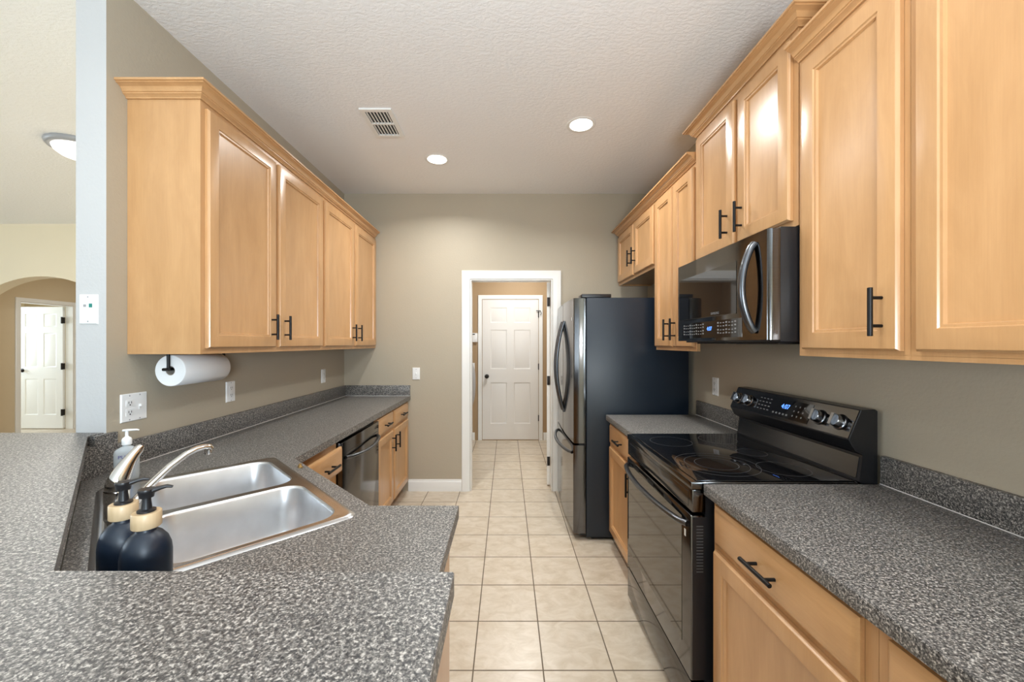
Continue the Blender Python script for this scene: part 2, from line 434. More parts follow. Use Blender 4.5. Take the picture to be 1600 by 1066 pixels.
# laundry room
bm = B(); box(bm, -1.3, 1.3, 5.86, 5.98, 0, CEIL); obj('wall_laundry_back', bm, M_WALL_TAN, kind='structure')
bm = B(); box(bm, -1.42, -1.3, YB+.12, 5.98, 0, CEIL); obj('wall_laundry_left', bm, M_WALL_TAN, kind='structure')
bm = B(); box(bm, 1.3, 1.42, YB+.12, 5.98, 0, CEIL); obj('wall_laundry_right', bm, M_WALL_TAN, kind='structure')

# baseboards
def baseboard(name, f, u0, u1):
    bm = B(); prof = [(0, 0), (0.014, 0), (0.014, 0.085), (0.010, 0.098), (0.006, 0.102), (0.006, 0.112), (0, 0.114)]
    A = [bm.verts.new(f(u0, v, w)) for w, v in prof]; C = [bm.verts.new(f(u1, v, w)) for w, v in prof]
    bm.faces.new(A); bm.faces.new(C[::-1])
    for i in range(len(prof)): j = (i+1) % len(prof); bm.faces.new([A[i], A[j], C[j], C[i]])
    obj(name, bm, M_TRIM, kind='structure')
baseboard('baseboard_back', fB(YB), -0.955, DX0-0.085)
baseboard('baseboard_laundry_left', fB(5.86), -1.3, -0.475)
baseboard('baseboard_laundry_right', fB(5.86), 0.54, 1.3)
baseboard('baseboard_hall', fL(HX), 4.95, hy0-0.075)
baseboard('baseboard_hall_far', fL(HX), hy1+0.075, 8.2)
baseboard('baseboard_arch', fB(4.8), -10.0, ax0)

def casing(name, f, u0, u1, top, cw=0.083, th=0.018, jamb=None):
    """door casing with stepped profile around an opening; f faces outward"""
    bm = B()
    prof = [(0.004, 0.0), (0.004, th*0.55), (0.014, th*0.75), (0.030, th*0.72), (0.050, th), (cw-0.004, th), (cw, th*0.8), (cw, 0.0)]
    rings = []
    for w_ in prof:
        o, w = w_
        rings.append([(u0-o, 0), (u0-o, top+o), (u1+o, top+o), (u1+o, 0), w])
    V = [[bm.verts.new(f(p[0], p[1], r[4])) for p in r[:4]] for r in rings]
    for a, b in zip(V, V[1:]):
        for k in range(3): bm.faces.new([a[k], a[k+1], b[k+1], b[k]])
    bm.faces.new([v[0] for v in V]); bm.faces.new([v[3] for v in V])
    if jamb:
        d0, d1 = jamb   # lining of the opening, from w=d0 to w=d1 (negative = into the wall)
        t = 0.010
        for a, b, c, d in ((u0, u0+t, 0, top), (u1-t, u1, 0, top), (u0+t, u1-t, top-t, top)):
            prism(bm, [(a, c), (b, c), (b, d), (a, d)], lambda p, q, s: f(p, q, s), d0, d1)
    return obj(name, bm, M_TRIM, kind='structure', ang=30)
casing('trim_1', fB(YB), DX0, DX1, DZ, 0.083, jamb=(-0.12, 0.003))

def six_panel_bm(f, u0, u1, v0, v1, th=0.035):
    bm = B(); Wd = u1-u0; H = v1-v0
    st = 0.115*Wd/0.8; mid = 0.10*Wd/0.8
    cu = [u0, u0+st, u0+(Wd-mid)/2, u0+(Wd+mid)/2, u1-st, u1]
    rows = [0, 0.20, 0.245+0.0, 0.0]
    z = [0, 0.23, 0.83, 1.03, 1.60, 1.705, 1.925, 2.04]
    cv = [v0+q*H/2.04 for q in z]
    for side in (0, 1):
        g = (lambda u, v, w: f(u, v, w)) if side == 0 else (lambda u, v, w: f(u, v, -th-w))
        for i in range(5):
            for j in range(7):
                a, b, c, d = cu[i], cu[i+1], cv[j], cv[j+1]
                if i in (1, 3) and j in (1, 3, 5):
                    R = lambda k, w: rect_in(a, b, c, d, k, w)
                    L = []
                    for u_0, u_1, v_0, v_1, w in [R(0, 0), R(0.006, -0.004), R(0.014, -0.0055), R(0.022, -0.0045), R(0.045, -0.0012)]:
                        L.append([bm.verts.new(g(*p)) for p in ((u_0, v_0, w), (u_1, v_0, w), (u_1, v_1, w), (u_0, v_1, w))])
                    for A, C in zip(L, L[1:]):
                        for k in range(4): bm.faces.new([A[k], A[(k+1) % 4], C[(k+1) % 4], C[k]])
                    bm.faces.new(L[-1])
                else:
                    bm.faces.new([bm.verts.new(g(*p)) for p in ((a, c, 0), (b, c, 0), (b, d, 0), (a, d, 0))])
    for a, b in (((u0, v0), (u1, v0)), ((u1, v0), (u1, v1)), ((u1, v1), (u0, v1)), ((u0, v1), (u0, v0))):
        bm.faces.new([bm.verts.new(p) for p in (f(*a, 0), f(*b, 0), f(*b, -th), f(*a, -th))])
    bmesh.ops.remove_doubles(bm, verts=bm.verts, dist=1e-5)
    return bm
def knob_bm(o, ax, r=0.027):
    bm = B(); lathe(bm, [(0, 0), (0.032, 0), (0.032, 0.005), (0.012, 0.010), (0.011, 0.030), (r*0.8, 0.036), (r, 0.048), (r*0.9, 0.060), (r*0.5, 0.066), (0, 0.067)], o, ax, 24)
    return bm
# far laundry door (closed)
lx0, lx1 = -0.362, 0.466
casing('trim_2', fB(5.86), lx0-0.003, lx1+0.003, 2.085, 0.062)
d1 = obj('door_1', six_panel_bm(fB(5.853), lx0, lx1, 0.012, 2.08), M_DOORW, kind='structure', ang=25)
obj('door_knob', knob_bm((lx0+0.065, 5.853, 0.945), (0, -1, 0)), M_HINGE, d1)
for z in (1.86, 1.09, 0.33):
    bm = B(); tube(bm, [(lx1+0.002, 5.845, z-.045), (lx1+0.002, 5.845, z+.045)], 0.007, 10); obj('hinge', bm, M_HINGE, d1)
bm = B(); tube(bm, [(lx1+0.002, 5.835, 1.915), (lx1+0.002, 5.835, 1.84)], 0.006, 8); tube(bm, [(lx1-0.035, 5.832, 1.915), (lx1+0.03, 5.832, 1.915)], 0.006, 8)
tube(bm, [(lx1+.03, 5.832, 1.915), (lx1+.042, 5.832, 1.88), (lx1+.03, 5.832, 1.85)], 0.004, 8)
obj('hinge_pin_stop', bm, M_HINGE, d1)
# laundry door leaf, swung open: we look at its hinge edge
bm = six_panel_bm(lambda u, v, w: (0.402 - w + 0.125*(u-3.975), u, v), 3.975, 4.735, 0.012, 2.045)
d2 = obj('door_2', bm, M_TRIM, kind='structure', ang=25)
for z in (1.85, 1.06, 0.25):
    bm = B(); box(bm, 0.4355, 0.4415, 3.962, 3.968, z-.045, z+.045); box(bm, 0.404, 0.4355, 3.968, 3.9745, z-.045, z+.045, 0.0015)
    tube(bm, [(0.438, 3.962, z-.047), (0.438, 3.962, z+.047)], 0.006, 10)
    obj('hinge', bm, M_HINGE, d2)
# hall door, open into the bright room
casing('trim_3', lambda u, v, w: (HX + w, u, v), hy0, hy1, 2.06, 0.062, jamb=(-0.12, 0.003))
bm = six_panel_bm(fB(6.62), -8.17, HX-0.135, 0.012, 2.045)
d3 = obj('door_3', bm, M_TRIM, kind='structure', ang=25)
obj('door_knob', knob_bm((-8.11, 6.62, 0.98), (0, -1, 0)), M_HINGE, d3)
for z in (1.82, 1.05, 0.28):
    bm = B(); box(bm, HX-0.134, HX-0.120, 6.60, 6.645, z-.05, z+.05, 0.002); tube(bm, [(HX-0.128, 6.60, z-.055), (HX-0.128, 6.60, z+.055)], 0.012, 10)
    obj('hinge', bm, M_HINGE, d3)

# ================================================================== wall plates
def plate(f, u, v, kind, label, group=None, gangs=1):
    w, h = (0.072 if gangs == 1 else 0.117), 0.117
    x, y, z = f(u, v, 0)
    t = thing('outlet_cover' if 'outlet' in kind else ('light_switch' if kind == 'switch' else 'jack_plate'), (x, y, z-h/2), label,
              'outlet' if 'outlet' in kind else ('switch' if kind == 'switch' else 'wall plate'), group)
    bm = B(); R = lambda i, ww: rect_in(u-w/2, u+w/2, v-h/2, v+h/2, i, ww)
    nested(bm, f, [R(0, 0), R(0, 0.002), R(0.003, 0.006), R(0.006, 0.0065)])
    obj('plate', bm, M_PLASTIC, t)
    cs = [u] if gangs == 1 else [u-0.023, u+0.023]
    for gi, c in enumerate(cs):
        what = kind if gangs == 1 else ('outlet' if gi == 0 else 'switch')
        if what in ('outlet',):
            for dz in (0.0195, -0.0195):
                bm = B(); R = lambda i, ww: rect_in(c-0.0165, c+0.0165, v+dz-0.014, v+dz+0.014, i, ww)
                nested(bm, f, [R(0, 0.0062), R(0, 0.0078), R(0.003, 0.0085)])
                so = obj('socket', bm, M_PLASTIC, t)
                bm = B()
                for du in (-0.006, 0.006): prism(bm, [(c+du-.0012, v+dz-.002), (c+du+.0012, v+dz-.002), (c+du+.0012, v+dz+.007), (c+du-.0012, v+dz+.007)], f, 0.0086, 0.0089)
                prism(bm, [(c+.003*math.cos(a*PI/4), v+dz-.0075+.003*math.sin(a*PI/4)) for a in range(8)], f, 0.0086, 0.0089)
                pieces('slot', bm, M_DARK, so)
        elif what == 'gfci_outlet':
            bm = B(); R = lambda i, ww: rect_in(c-0.0165, c+0.0165, v-0.033, v+0.033, i, ww)
            nested(bm, f, [R(0, 0.0062), R(0, 0.0078), R(0.002, 0.0085)]); so = obj('socket', bm, M_PLASTIC, t)
            bm = B()
            for dz in (0.020, -0.020):
                for du in (-0.006, 0.006): prism(bm, [(c+du-.0012, v+dz-.002), (c+du+.0012, v+dz-.002), (c+du+.0012, v+dz+.007), (c+du-.0012, v+dz+.007)], f, 0.0086, 0.0089)
                prism(bm, [(c+.0025*math.cos(a*PI/4), v+dz-.0075+.0025*math.sin(a*PI/4)) for a in range(8)], f, 0.0086, 0.0089)
            pieces('slot', bm, M_DARK, so)
        elif what == 'rocker':
            pass
        elif what == 'switch':
            bm = B(); R = lambda i, ww: rect_in(c-0.005, c+0.005, v-0.012, v+0.012, i, ww)
            nested(bm, f, [R(0, 0.0062), R(0, 0.0075), R(0.001, 0.008)])
            prism(bm, [(c-.004, v), (c+.004, v), (c+.004, v+.009), (c-.004, v+.009)], f, 0.008, 0.016)
            obj('toggle', bm, M_PLASTIC, t)
        elif what == 'jack':
            bm = B(); prism(bm, [(c+.006, v+.007), (c+.017, v+.007), (c+.017, v+.022), (c+.006, v+.022)], f, 0.0062, 0.0085); obj('data_jack', bm, M_TEAL, t, label='teal data jack')
            bm = B(); prism(bm, [(c-.016, v+.009), (c-.007, v+.009), (c-.007, v+.019), (c-.016, v+.019)], f, 0.0062, 0.0085); obj('phone_jack', bm, M_GREYPL, t, label='grey phone jack')
    bm = B()
    for c in cs:
        for dz in ((0.048, -0.048) if kind == 'jack' else (0.0,) if kind == 'outlet' and gangs == 1 else (0.042, -0.042) if kind == 'switch' else (0.05, -0.05)):
            o = f(c, v+dz, 0.0060); a = Vector(f(0, 0, 1))-Vector(f(0, 0, 0)); lathe(bm, [(0, 0), (0.003, 0), (0.003, 0.0008), (0, 0.0012)], o, a, 10)
    pieces('screw', bm, M_GREYPL, t)
    return t
plate(fL(XL), 1.673, 1.163, 'outlet', 'white double wall plate with outlet and toggle switch left of the paper towel roll', gangs=2)
plate(fL(XL), 2.257, 1.157, 'gfci_outlet', 'white outlet plate on the left wall just under the paper towel roll')
plate(fL(XL), 3.400, 1.152, 'gfci_outlet', 'white outlet plate on the left wall near the back corner')
plate(fR(XR), 2.584, 1.150, 'gfci_outlet', 'white outlet plate on the right wall between fridge and range')
plate(fB(YB), -0.880, 1.139, 'switch', 'white toggle switch plate on the back wall left of the doorway')
plate(fB(1.56), -1.646, 1.566, 'jack', 'white phone and data jack plate on the white wall end')
plate(fB(5.86), -0.512, 1.085, 'switch', 'small white wall plate low beside the washer in the laundry room')
t = thing('alarm_keypad', (-0.475, 5.86, 1.42), 'white keypad box on the tan laundry wall left of the far door', 'keypad')
bm = B(); box(bm, -0.56, -0.433, 5.826, 5.8595, 1.452, 1.585, 0.006); obj('case', bm, M_PLASTIC, t)
bm = B(); box(bm, -0.548, -0.470, 5.824, 5.8262, 1.560, 1.575); obj('screen', bm, M_DARK, t)

# ================================================================== cabinets
def bar_handle(f, u, v, vertical, parent, L=0.135, sp=0.078, off=0.032, w0=0.02):
    bm = B()
    if vertical: a, b, ps = (u, v-L/2), (u, v+L/2), [(u, v-sp/2), (u, v+sp/2)]
    else: a, b, ps = (u-L/2, v), (u+L/2, v), [(u-sp/2, v), (u+sp/2, v)]
    pts = [(a[0]+(b[0]-a[0])*q, a[1]+(b[1]-a[1])*q) for q in (0, 0.008, 0.992, 1)]
    tube(bm, [f(*p, w0+off) for p in pts], [0.0052, 0.0064, 0.0064, 0.0052], 14)
    for p in ps: tube(bm, [f(*p, w0), f(*p, w0+off)], 0.0048, 10)
    return obj('handle', bm, M_BLACK, parent, label='black bar handle')
DOORZ = 0.0
def wall_cabinet(side, y0, y1, z0, z1, doors, label, depth=0.305, hz=None, name='wall_cabinet', rise=None):
    """doors: (ya, yb, handle_y)"""
    X = XL+depth if side == 'L' else XR-depth
    f = fL(X+0.001) if side == 'L' else fR(X-0.001)
    xa, xb = (XL+0.001, X) if side == 'L' else (X, XR-0.001)
    t = thing(name, ((xa+xb)/2, (y0+y1)/2, z0), label, 'cabinet')
    bm = B()
    box(bm, xa, xb, y0+0.0005, y1-0.0005, z0+(rise or 0.012), z1)                     # box, floor recessed behind the frame
    s = 1 if side == 'L' else -1
    xf0, xf1 = sorted((X-s*0.019, X)); box(bm, xf0, xf1, y0+0.0005, y1-0.0005, z0, z0+(rise or 0.012)+0.0005)
    for a, b in (() if rise else ((y0+.0005, y0+0.013), (y1-0.013, y1-.0005))): box(bm, min(xa, xf0), max(xb, xf1)-0.0195*(s > 0), a, b, z0, z0+0.0125) if s > 0 else box(bm, xf1, xb, a, b, z0, z0+0.0125)
    obj('body', bm, M_WOOD, t, ang=30)
    for ya, yb, hy in doors:
        d = obj('door', panel_door_bm(f, ya, yb, z0+0.024, z1-0.035), M_WOOD, t, ang=25)
        if hy is not None: bar_handle(f, hy, hz or (z0+0.132), True, d)
    return t
UZ0, UZ1 = 1.387, 2.457
wall_cabinet('L', 1.645, 2.722, UZ0, UZ1, [(1.668, 2.158, 2.112), (2.188, 2.706, 2.234)], 'two-door wood wall cabinet over the paper towel roll, nearest on the left')
wall_cabinet('L', 2.722, 3.838, UZ0, UZ1, [(2.738, 3.262, 3.214), (3.288, 3.800, 3.336)], 'two-door wood wall cabinet on the left wall against the back corner')
wall_cabinet('R', 1.038, 1.432, UZ0, UZ1, [(1.054, 1.402, 1.097)], 'single-door wood wall cabinet directly right of the microwave')
wall_cabinet('R', 0.20, 1.038, UZ0, UZ1, [(0.628, 1.012, 0.668), (0.225, 0.610, 0.57)], 'nearest wood wall cabinet at the right edge, above the long counter')
wall_cabinet('R', 1.437, 2.205, 1.862, 2.590, [(1.462, 1.790, 1.752), (1.822, 2.183, 1.868)], 'tall-set two-door wood wall cabinet above the microwave')
wall_cabinet('R', 2.206, 2.805, UZ0, UZ1, [(2.222, 2.486, 2.444), (2.502, 2.790, 2.546)], 'narrow full-height two-door wood wall cabinet between microwave and fridge', rise=0.047)
wall_cabinet('R', 2.806, 3.745, 1.975, UZ1, [(2.826, 3.250, 3.206), (3.272, 3.718, 3.316)], 'short two-door wood wall cabinet above the refrigerator', hz=2.145)

CP = [(0, 0), (0.005, 0), (0.006, 0.004), (0.011, 0.009), (0.017, 0.012), (0.019, 0.013), (0.019, 0.018), (0.023, 0.019), (0.025, 0.026), (0.031, 0.034), (0.041, 0.039), (0.048, 0.041), (0.048, 0.045), (0.055, 0.046), (0.055, 0.055), (0.0, 0.055)]
def crown(label, path, z):
    """path: list of (x,y,nx,ny) mitred corner points, offset direction (nx,ny)"""
    bm = B(); R = [[bm.verts.new((x+nx*o, y+ny*o, z+h)) for o, h in CP] for x, y, nx, ny in path]
    n = len(CP)
    for a, b in zip(R, R[1:]):
        for k in range(n): k2 = (k+1) % n; bm.faces.new([a[k], a[k2], b[k2], b[k]])
    bm.faces.new(R[0]); bm.faces.new(R[-1][::-1])
    obj('crown_moulding', bm, M_WOODY, label=label, cat='moulding', ang=25)
CZ = UZ1-0.010
g = 0.0015
crown('wood crown moulding wrapping the top of the left wall cabinets', [(XL+0.001, 1.645-g, 0, -1), (XL+.305+g, 1.645-g, 1, -1), (XL+.305+g, 3.800, 1, 0)], CZ)
crown('wood crown moulding on the nearest right wall cabinets, lower than its neighbour', [(XR-.305-g, 0.20, -1, 0), (XR-.305-g, 1.4325, -1, 0)], CZ)
crown('raised wood crown moulding on the cabinet above the microwave', [(XR-0.001, 1.437-g, 0, -1), (XR-.305-g, 1.437-g, -1, -1), (XR-.305-g, 2.205+g, -1, 1), (XR-0.001, 2.205+g, 0, 1)], 2.580)
crown('wood crown moulding over the cabinets by the fridge, reaching to the back', [(XR-.305-g, 2.208, -1, 0), (XR-.305-g, 3.745+g, -1, 1), (XR-.001, 3.745+g, 0, 1)], CZ)

BZ = 0.887          # underside of worktops
TOP = 0.925
def base_body(bm, side, X, xw, y0, y1):
    s = 1 if side == 'L' else -1
    prism(bm, [(xw, 0.0), (X-s*0.075, 0.0), (X-s*0.075, 0.10), (X, 0.10), (X, BZ-0.001), (xw, BZ-0.001)], XZ, y0, y1)
def base_cabinet(side, X, y0, y1, drawers, doors, label, pull=0.0):
    xw = XL+0.021 if side == 'L' else XR-0.001
    if side == 'L': xw = XL+0.001
    f = fL(X+0.001) if side == 'L' else fR(X-0.001)
    t = thing('base_cabinet', ((X+xw)/2, (y0+y1)/2, 0), label, 'cabinet')
    bm = B(); base_body(bm, side, X, xw, y0+.0005, y1-.0005); obj('body', bm, M_WOOD, t, ang=30)
    for ya, yb, h in drawers:
        d = obj('drawer', drawer_bm(f, ya, yb, 0.735, 0.868), M_WOODY, t, ang=25)
        if h: bar_handle(f, (ya+yb)/2, 0.800, False, d)
    for ya, yb, hy in doors:
        d = obj('door', panel_door_bm(f, ya, yb, 0.118, 0.713), M_WOOD, t, ang=25)
        if hy is not None: bar_handle(f, hy, 0.615, True, d)
    return t
XFL, XFR = -0.962, 0.736
base_cabinet('L', XFL, 2.880, 3.838, [(2.895, 3.290, 1), (3.325, 3.790, 1)], [(2.895, 3.290, 3.245), (3.325, 3.790, 3.370)], 'left base cabinet with two drawers and two doors beside the dishwasher')
base_cabinet('R', XFR, 2.203, 2.815, [(2.230, 2.775, 1)], [(2.230, 2.775, 2.272)], 'small base cabinet with one drawer between fridge and range')
base_cabinet('R', XFR, 0.782, 1.402, [(0.812, 1.378, 1)], [(0.812, 1.378, 0.86)], 'base cabinet with one drawer directly in front of the range')
base_cabinet('R', XFR, 0.162, 0.782, [(0.19, 0.752, 1)], [(0.19, 0.752, 0.70)], 'base cabinet at the bottom right corner, mostly out of frame')

# corner / diagonal sink base and peninsula base
t = thing('sink_base_cabinet', (-1.0, 1.3, 0), 'corner sink base cabinet with an angled front under the steel sink', 'cabinet')
bm = B()
outl = [(XL+.001, 1.48), (-0.700, 0.60), (-0.433, 0.60), (-0.433, 1.200), (-0.438, 1.205), (XFL, 1.732), (XFL, 2.226), (XL+.001, 2.226)]
def ring_shell(bm, outl, z0, z1):
    A = [bm.verts.new((x, y, z0)) for x, y in outl]; C = [bm.verts.new((x, y, z1)) for x, y in outl]; n = len(outl)
    bm.faces.new(A[::-1])
    for i in range(n): bm.faces.new([A[i], A[(i+1) % n], C[(i+1) % n], C[i]])
ring_shell(bm, outl, 0.0, BZ-0.001)
obj('body', bm, M_WOOD, t, ang=30)
fD = lambda X: fL(X)
# drawer beside the dishwasher, standing slightly open
f = fL(-0.915)
d = obj('drawer', drawer_bm(f, 1.80, 2.165, 0.735, 0.868), M_WOODY, t, ang=25, label='small drawer standing slightly open')
bar_handle(f, 1.985, 0.800, False, d)
bm = B(); box(bm, -0.96, -0.916, 1.83, 1.845, 0.745, 0.835); box(bm, -0.96, -0.916, 2.12, 2.135, 0.745, 0.835); box(bm, -0.96, -0.916, 1.83, 2.135, 0.742, 0.747)
obj('drawer_box', bm, M_WOODX, d)
# angled false front and doors
q = math.sqrt(0.5); P0 = Vector((-0.438, 1.205)); 
def fdiag(u, v, w): return (P0.x - q*u + q*(w+0.001), P0.y + q*u + q*(w+0.001), v)
obj('false_drawer_front', drawer_bm(fdiag, 0.05, 0.69, 0.735, 0.868), M_WOODY, t, ang=25)
for a, b, h in ((0.05, 0.36, 0.32), (0.38, 0.69, 0.42)):
    dd = obj('door', panel_door_bm(fdiag, a, b, 0.118, 0.713), M_WOOD, t, ang=25); bar_handle(fdiag, h, 0.615, True, dd)
t = thing('peninsula_cabinet', (-0.30, 0.9, 0), 'wood peninsula cabinet under the end of the counter beside the aisle', 'cabinet')
bm = B(); box(bm, -0.4325, -0.175, 0.600, 1.205, 0, BZ-0.001); obj('body', bm, M_WOOD, t, ang=30)
# half wall behind the sink, carrying the raised bar
bm = B(); prism(bm, [(-0.122, 0.565), (-0.707, 0.565), (XL-0.002, 1.438), (XL-0.002, 1.5585), (XL-0.12, 1.5585), (XL-0.12, 1.387), (-0.757, 0.445), (-0.122, 0.445)], XY, 0, 1.041)
obj('wall_half', bm, M_WALL_HALL, kind='structure', ang=0)
# bar top
bm = B(); prism(bm, [(-0.081, 0.609), (-0.700, 0.609), (XL-0.004, 1.4925), (XL-0.004, 1.557), (-2.23, 1.557), (-0.86, 0.17), (-0.081, 0.17)], XY, 1.042, 1.080)
es = [e for e in bm.edges]
bmesh.ops.bevel(bm, geom=es, offset=0.0015, segments=2, affect='EDGES')
obj('bar_counter', bm, M_LAM, label='raised grey speckled bar counter in the foreground, wrapping behind the sink', cat='counter', ang=30)

# main left worktop with the sink cut out
SCX, SCY = -0.925, 1.262
def s2w(u, v): return (SCX + q*u + q*v, SCY - q*u + q*v)       # u towards the peninsula, v towards the room
def rrect(u0, u1, v0, v1, r, n=6):
    out = []
    for cx_, cy_, a0 in ((u1-r, v1-r, 0), (u0+r, v1-r, PI/2), (u0+r, v0+r, PI), (u1-r, v0+r, 1.5*PI)):
        for k in range(n+1): a = a0 + PI/2*k/n; out.append((cx_+r*math.cos(a), cy_+r*math.sin(a)))
    return out
def filled(bm, loops, z):
    allE = []; VL = []
    for lp in loops:
        V = [bm.verts.new((x, y, z)) for x, y in lp]; VL.append(V)
        for i in range(len(V)): allE.append(bm.edges.new((V[i], V[(i+1) % len(V)])))
    bmesh.ops.triangle_fill(bm, edges=allE, use_beauty=True, use_dissolve=False)
    return VL
bm = B()
outer = [(XL+.002, YB-.002), (-0.935, YB-.002), (-0.935, 1.743), (-0.428, 1.234), (-0.150, 1.234), (-0.150, 0.5875), (-0.7005, 0.5875), (XL+.002, 1.4675)]
hole = [s2w(u, v) for u, v in rrect(-0.405, 0.405, -0.262, 0.262, 0.03)]
T1 = filled(bm, [outer, hole], TOP); T0 = filled(bm, [outer, hole], BZ)
for a, b in zip(T1, T0):
    for i in range(len(a)): bm.faces.new([a[i], a[(i+1) % len(a)], b[(i+1) % len(b)], b[i]])
obj('worktop', bm, M_LAM, label='grey speckled left worktop running from the peninsula round the sink to the back wall', cat='counter', ang=30)
# riser / backsplashes
bm = B()
in_ = [(-0.150, 0.5865), (-0.7005, 0.5865), (XL+0.021, 1.4465)]; out_ = [(-0.150, 0.5665), (-0.708, 0.5665), (XL+0.001, 1.4385)]
prism(bm, in_ + out_[::-1], XY, TOP+.0005, 1.0405)
box(bm, XL+0.001, XL+0.021, 1.4385, 1.4970, TOP+.0005, 1.0405); box(bm, XL+0.001, XL+0.021, 1.4970, 1.585, TOP+.0005, 1.078)
obj('sink_riser', bm, M_LAM, label='grey speckled riser panel between sink counter and raised bar', cat='backsplash', ang=30)
bm = B(); box(bm, XL+.001, XL+.021, 1.586, YB-.001, TOP+.0005, TOP+0.102, 0.001); obj('backsplash', bm, M_LAM, label='low grey speckled backsplash strip along the left wall', cat='backsplash')
bm = B(); box(bm, XL+.0215, -0.937, YB-.021, YB-.001, TOP+.0005, TOP+0.102, 0.001); obj('backsplash', bm, M_LAM, label='short grey speckled backsplash strip on the back wall, left counter', cat='backsplash')
bm = B(); box(bm, XR-.021, XR-.001, 0.165, 1.424, TOP+.0005, TOP+0.102, 0.001); obj('backsplash', bm, M_LAM, label='grey speckled backsplash strip on the right wall, nearest the camera', cat='backsplash')
bm = B(); box(bm, XR-.021, XR-.001, 2.203, 2.812, TOP+.0005, TOP+0.102, 0.001); obj('backsplash', bm, M_LAM, label='short grey speckled backsplash strip between range and fridge', cat='backsplash')
# caulk lines
bm = B()
for a, b in (((XL+.022, 1.586), (XL+.022, YB-.022)),): box(bm, a[0]-.001, a[0]+.002, a[1], b[1], TOP+.0003, TOP+.0028)
box(bm, XL+.022, -0.937, YB-.0245, YB-.0215, TOP+.0003, TOP+.0028) 
obj('caulk_line', bm, M_CAULK, label='thin white caulk line where left worktop meets backsplash', cat='caulk')
bm = B(); box(bm, XR-.024, XR-.0215, 0.165, 1.424, TOP+.0003, TOP+.0028); obj('caulk_line', bm, M_CAULK, label='thin white caulk line along the near right worktop', cat='caulk')
bm = B(); box(bm, XR-.024, XR-.0215, 2.203, 2.812, TOP+.0003, TOP+.0028); obj('caulk_line', bm, M_CAULK, label='thin white caulk line on the short worktop by the fridge', cat='caulk')
# right worktops
bm = B(); box(bm, 0.708, XR-.001, 0.16, 1.424, BZ, TOP, 0.002); obj('worktop', bm, M_LAM, label='long grey speckled right worktop in front of the range', cat='counter')
bm = B(); box(bm, 0.704, XR-.001, 2.203, 2.814, BZ, TOP, 0.002); obj('worktop', bm, M_LAM, label='short grey speckled worktop between range and refrigerator', cat='counter')

# ================================================================== sink
t = thing('kitchen_sink', (SCX, SCY, 0.72), 'double-bowl stainless steel sink set at an angle in the corner counter', 'sink')
bm = B()
A = rrect(-0.419, 0.419, -0.276, 0.276, 0.035); bowls = [(-0.385, -0.014), (0.014, 0.385)]; v0, v1 = -0.165, 0.238
loops = [A]
rim1 = rrect(-0.411, 0.411, -0.268, 0.268, 0.030); rim2 = rrect(-0.398, 0.398, -0.255, 0.255, 0.028)
def ring(bm, lp, z): return [bm.verts.new((*s2w(u, v), z)) for u, v in lp]
def bridge(bm, a, b):
    for i in range(len(a)): bm.faces.new([a[i], a[(i+1) % len(a)], b[(i+1) % len(b)], b[i]])
r0 = ring(bm, A, TOP+.0006); r1 = ring(bm, rim1, TOP+.0075); r2 = ring(bm, rim2, TOP+.0055)
bridge(bm, r0, r1); bridge(bm, r1, r2)
E = [bm.edges.get((r2[i], r2[(i+1) % len(r2)])) for i in range(len(r2))]
BL = []
for u0, u1 in bowls:
    V = ring(bm, rrect(u0, u1, v0, v1, 0.062, 8), TOP+.0055); BL.append((V, u0, u1))
    for i in range(len(V)): E.append(bm.edges.new((V[i], V[(i+1) % len(V)])))
bmesh.ops.triangle_fill(bm, edges=E, use_beauty=True)
obj('rim', bm, M_STEEL, t, ang=50)
for u0, u1 in bowls:
    bm = B(); prev = None
    for ins, z, r in ((-0.0005, 0.0054, 0.062), (0.003, 0.003, 0.062), (0.006, -0.004, 0.060), (0.012, -0.09, 0.058), (0.018, -0.140, 0.055), (0.028, -0.160, 0.050), (0.048, -0.172, 0.045), (0.075, -0.176, 0.035)):
        V = ring(bm, rrect(u0+ins, u1-ins, v0+ins, v1-ins, max(r, 0.02), 8), TOP+z)
        if prev: bridge(bm, prev, V)
        prev = V
    bm.faces.new(prev)
    bw = obj('basin', bm, M_STEELB, t, ang=60)
    bm = B(); cx_, cy_ = s2w((u0+u1)/2, (v0+v1)/2); lathe(bm, [(0, 0.0015), (0.018, 0.001), (0.024, -0.0), (0.038, 0.002), (0.043, 0.0035), (0.045, 0.0005)], (cx_, cy_, TOP-.1755), (0, 0, 1), 28)
    obj('drain', bm, M_CHROME, bw)
DK = TOP+.0062
# faucet
fx, fy = s2w(0.0, -0.228)
t = thing('kitchen_faucet', (fx, fy, DK), 'chrome single-lever faucet on the back ledge of the sink', 'faucet')
bm = B(); L0 = rrect(-0.125, 0.125, -0.252, -0.204, 0.022); L1 = rrect(-0.119, 0.119, -0.246, -0.210, 0.017)
a = ring(bm, L0, DK); b = ring(bm, L0, DK+.006); c = ring(bm, L1, DK+.010); bridge(bm, a, b); bridge(bm, b, c); bm.faces.new(c); bm.faces.new(a)
obj('deck_plate', bm, M_CHROME, t)
bm = B(); lathe(bm, [(0.0, 0.0102), (0.024, 0.0102), (0.0265, 0.016), (0.0265, 0.024), (0.0265, 0.060), (0.0275, 0.062), (0.0275, 0.090), (0.0265, 0.093)], (fx, fy, DK), (0, 0, 1), 32); obj('body', bm, M_CHROME, t)
sd = Vector((0.55, 0.835, 0)).normalized()
bm = B(); Fp = Vector((fx, fy, DK))
pts = [Fp + sd*a + Vector((0, 0, h)) for a, h in ((0.013, 0.028), (0.031, 0.040), (0.072, 0.085), (0.117, 0.127), (0.157, 0.155), (0.184, 0.166), (0.205, 0.168), (0.219, 0.165), (0.223, 0.158))]
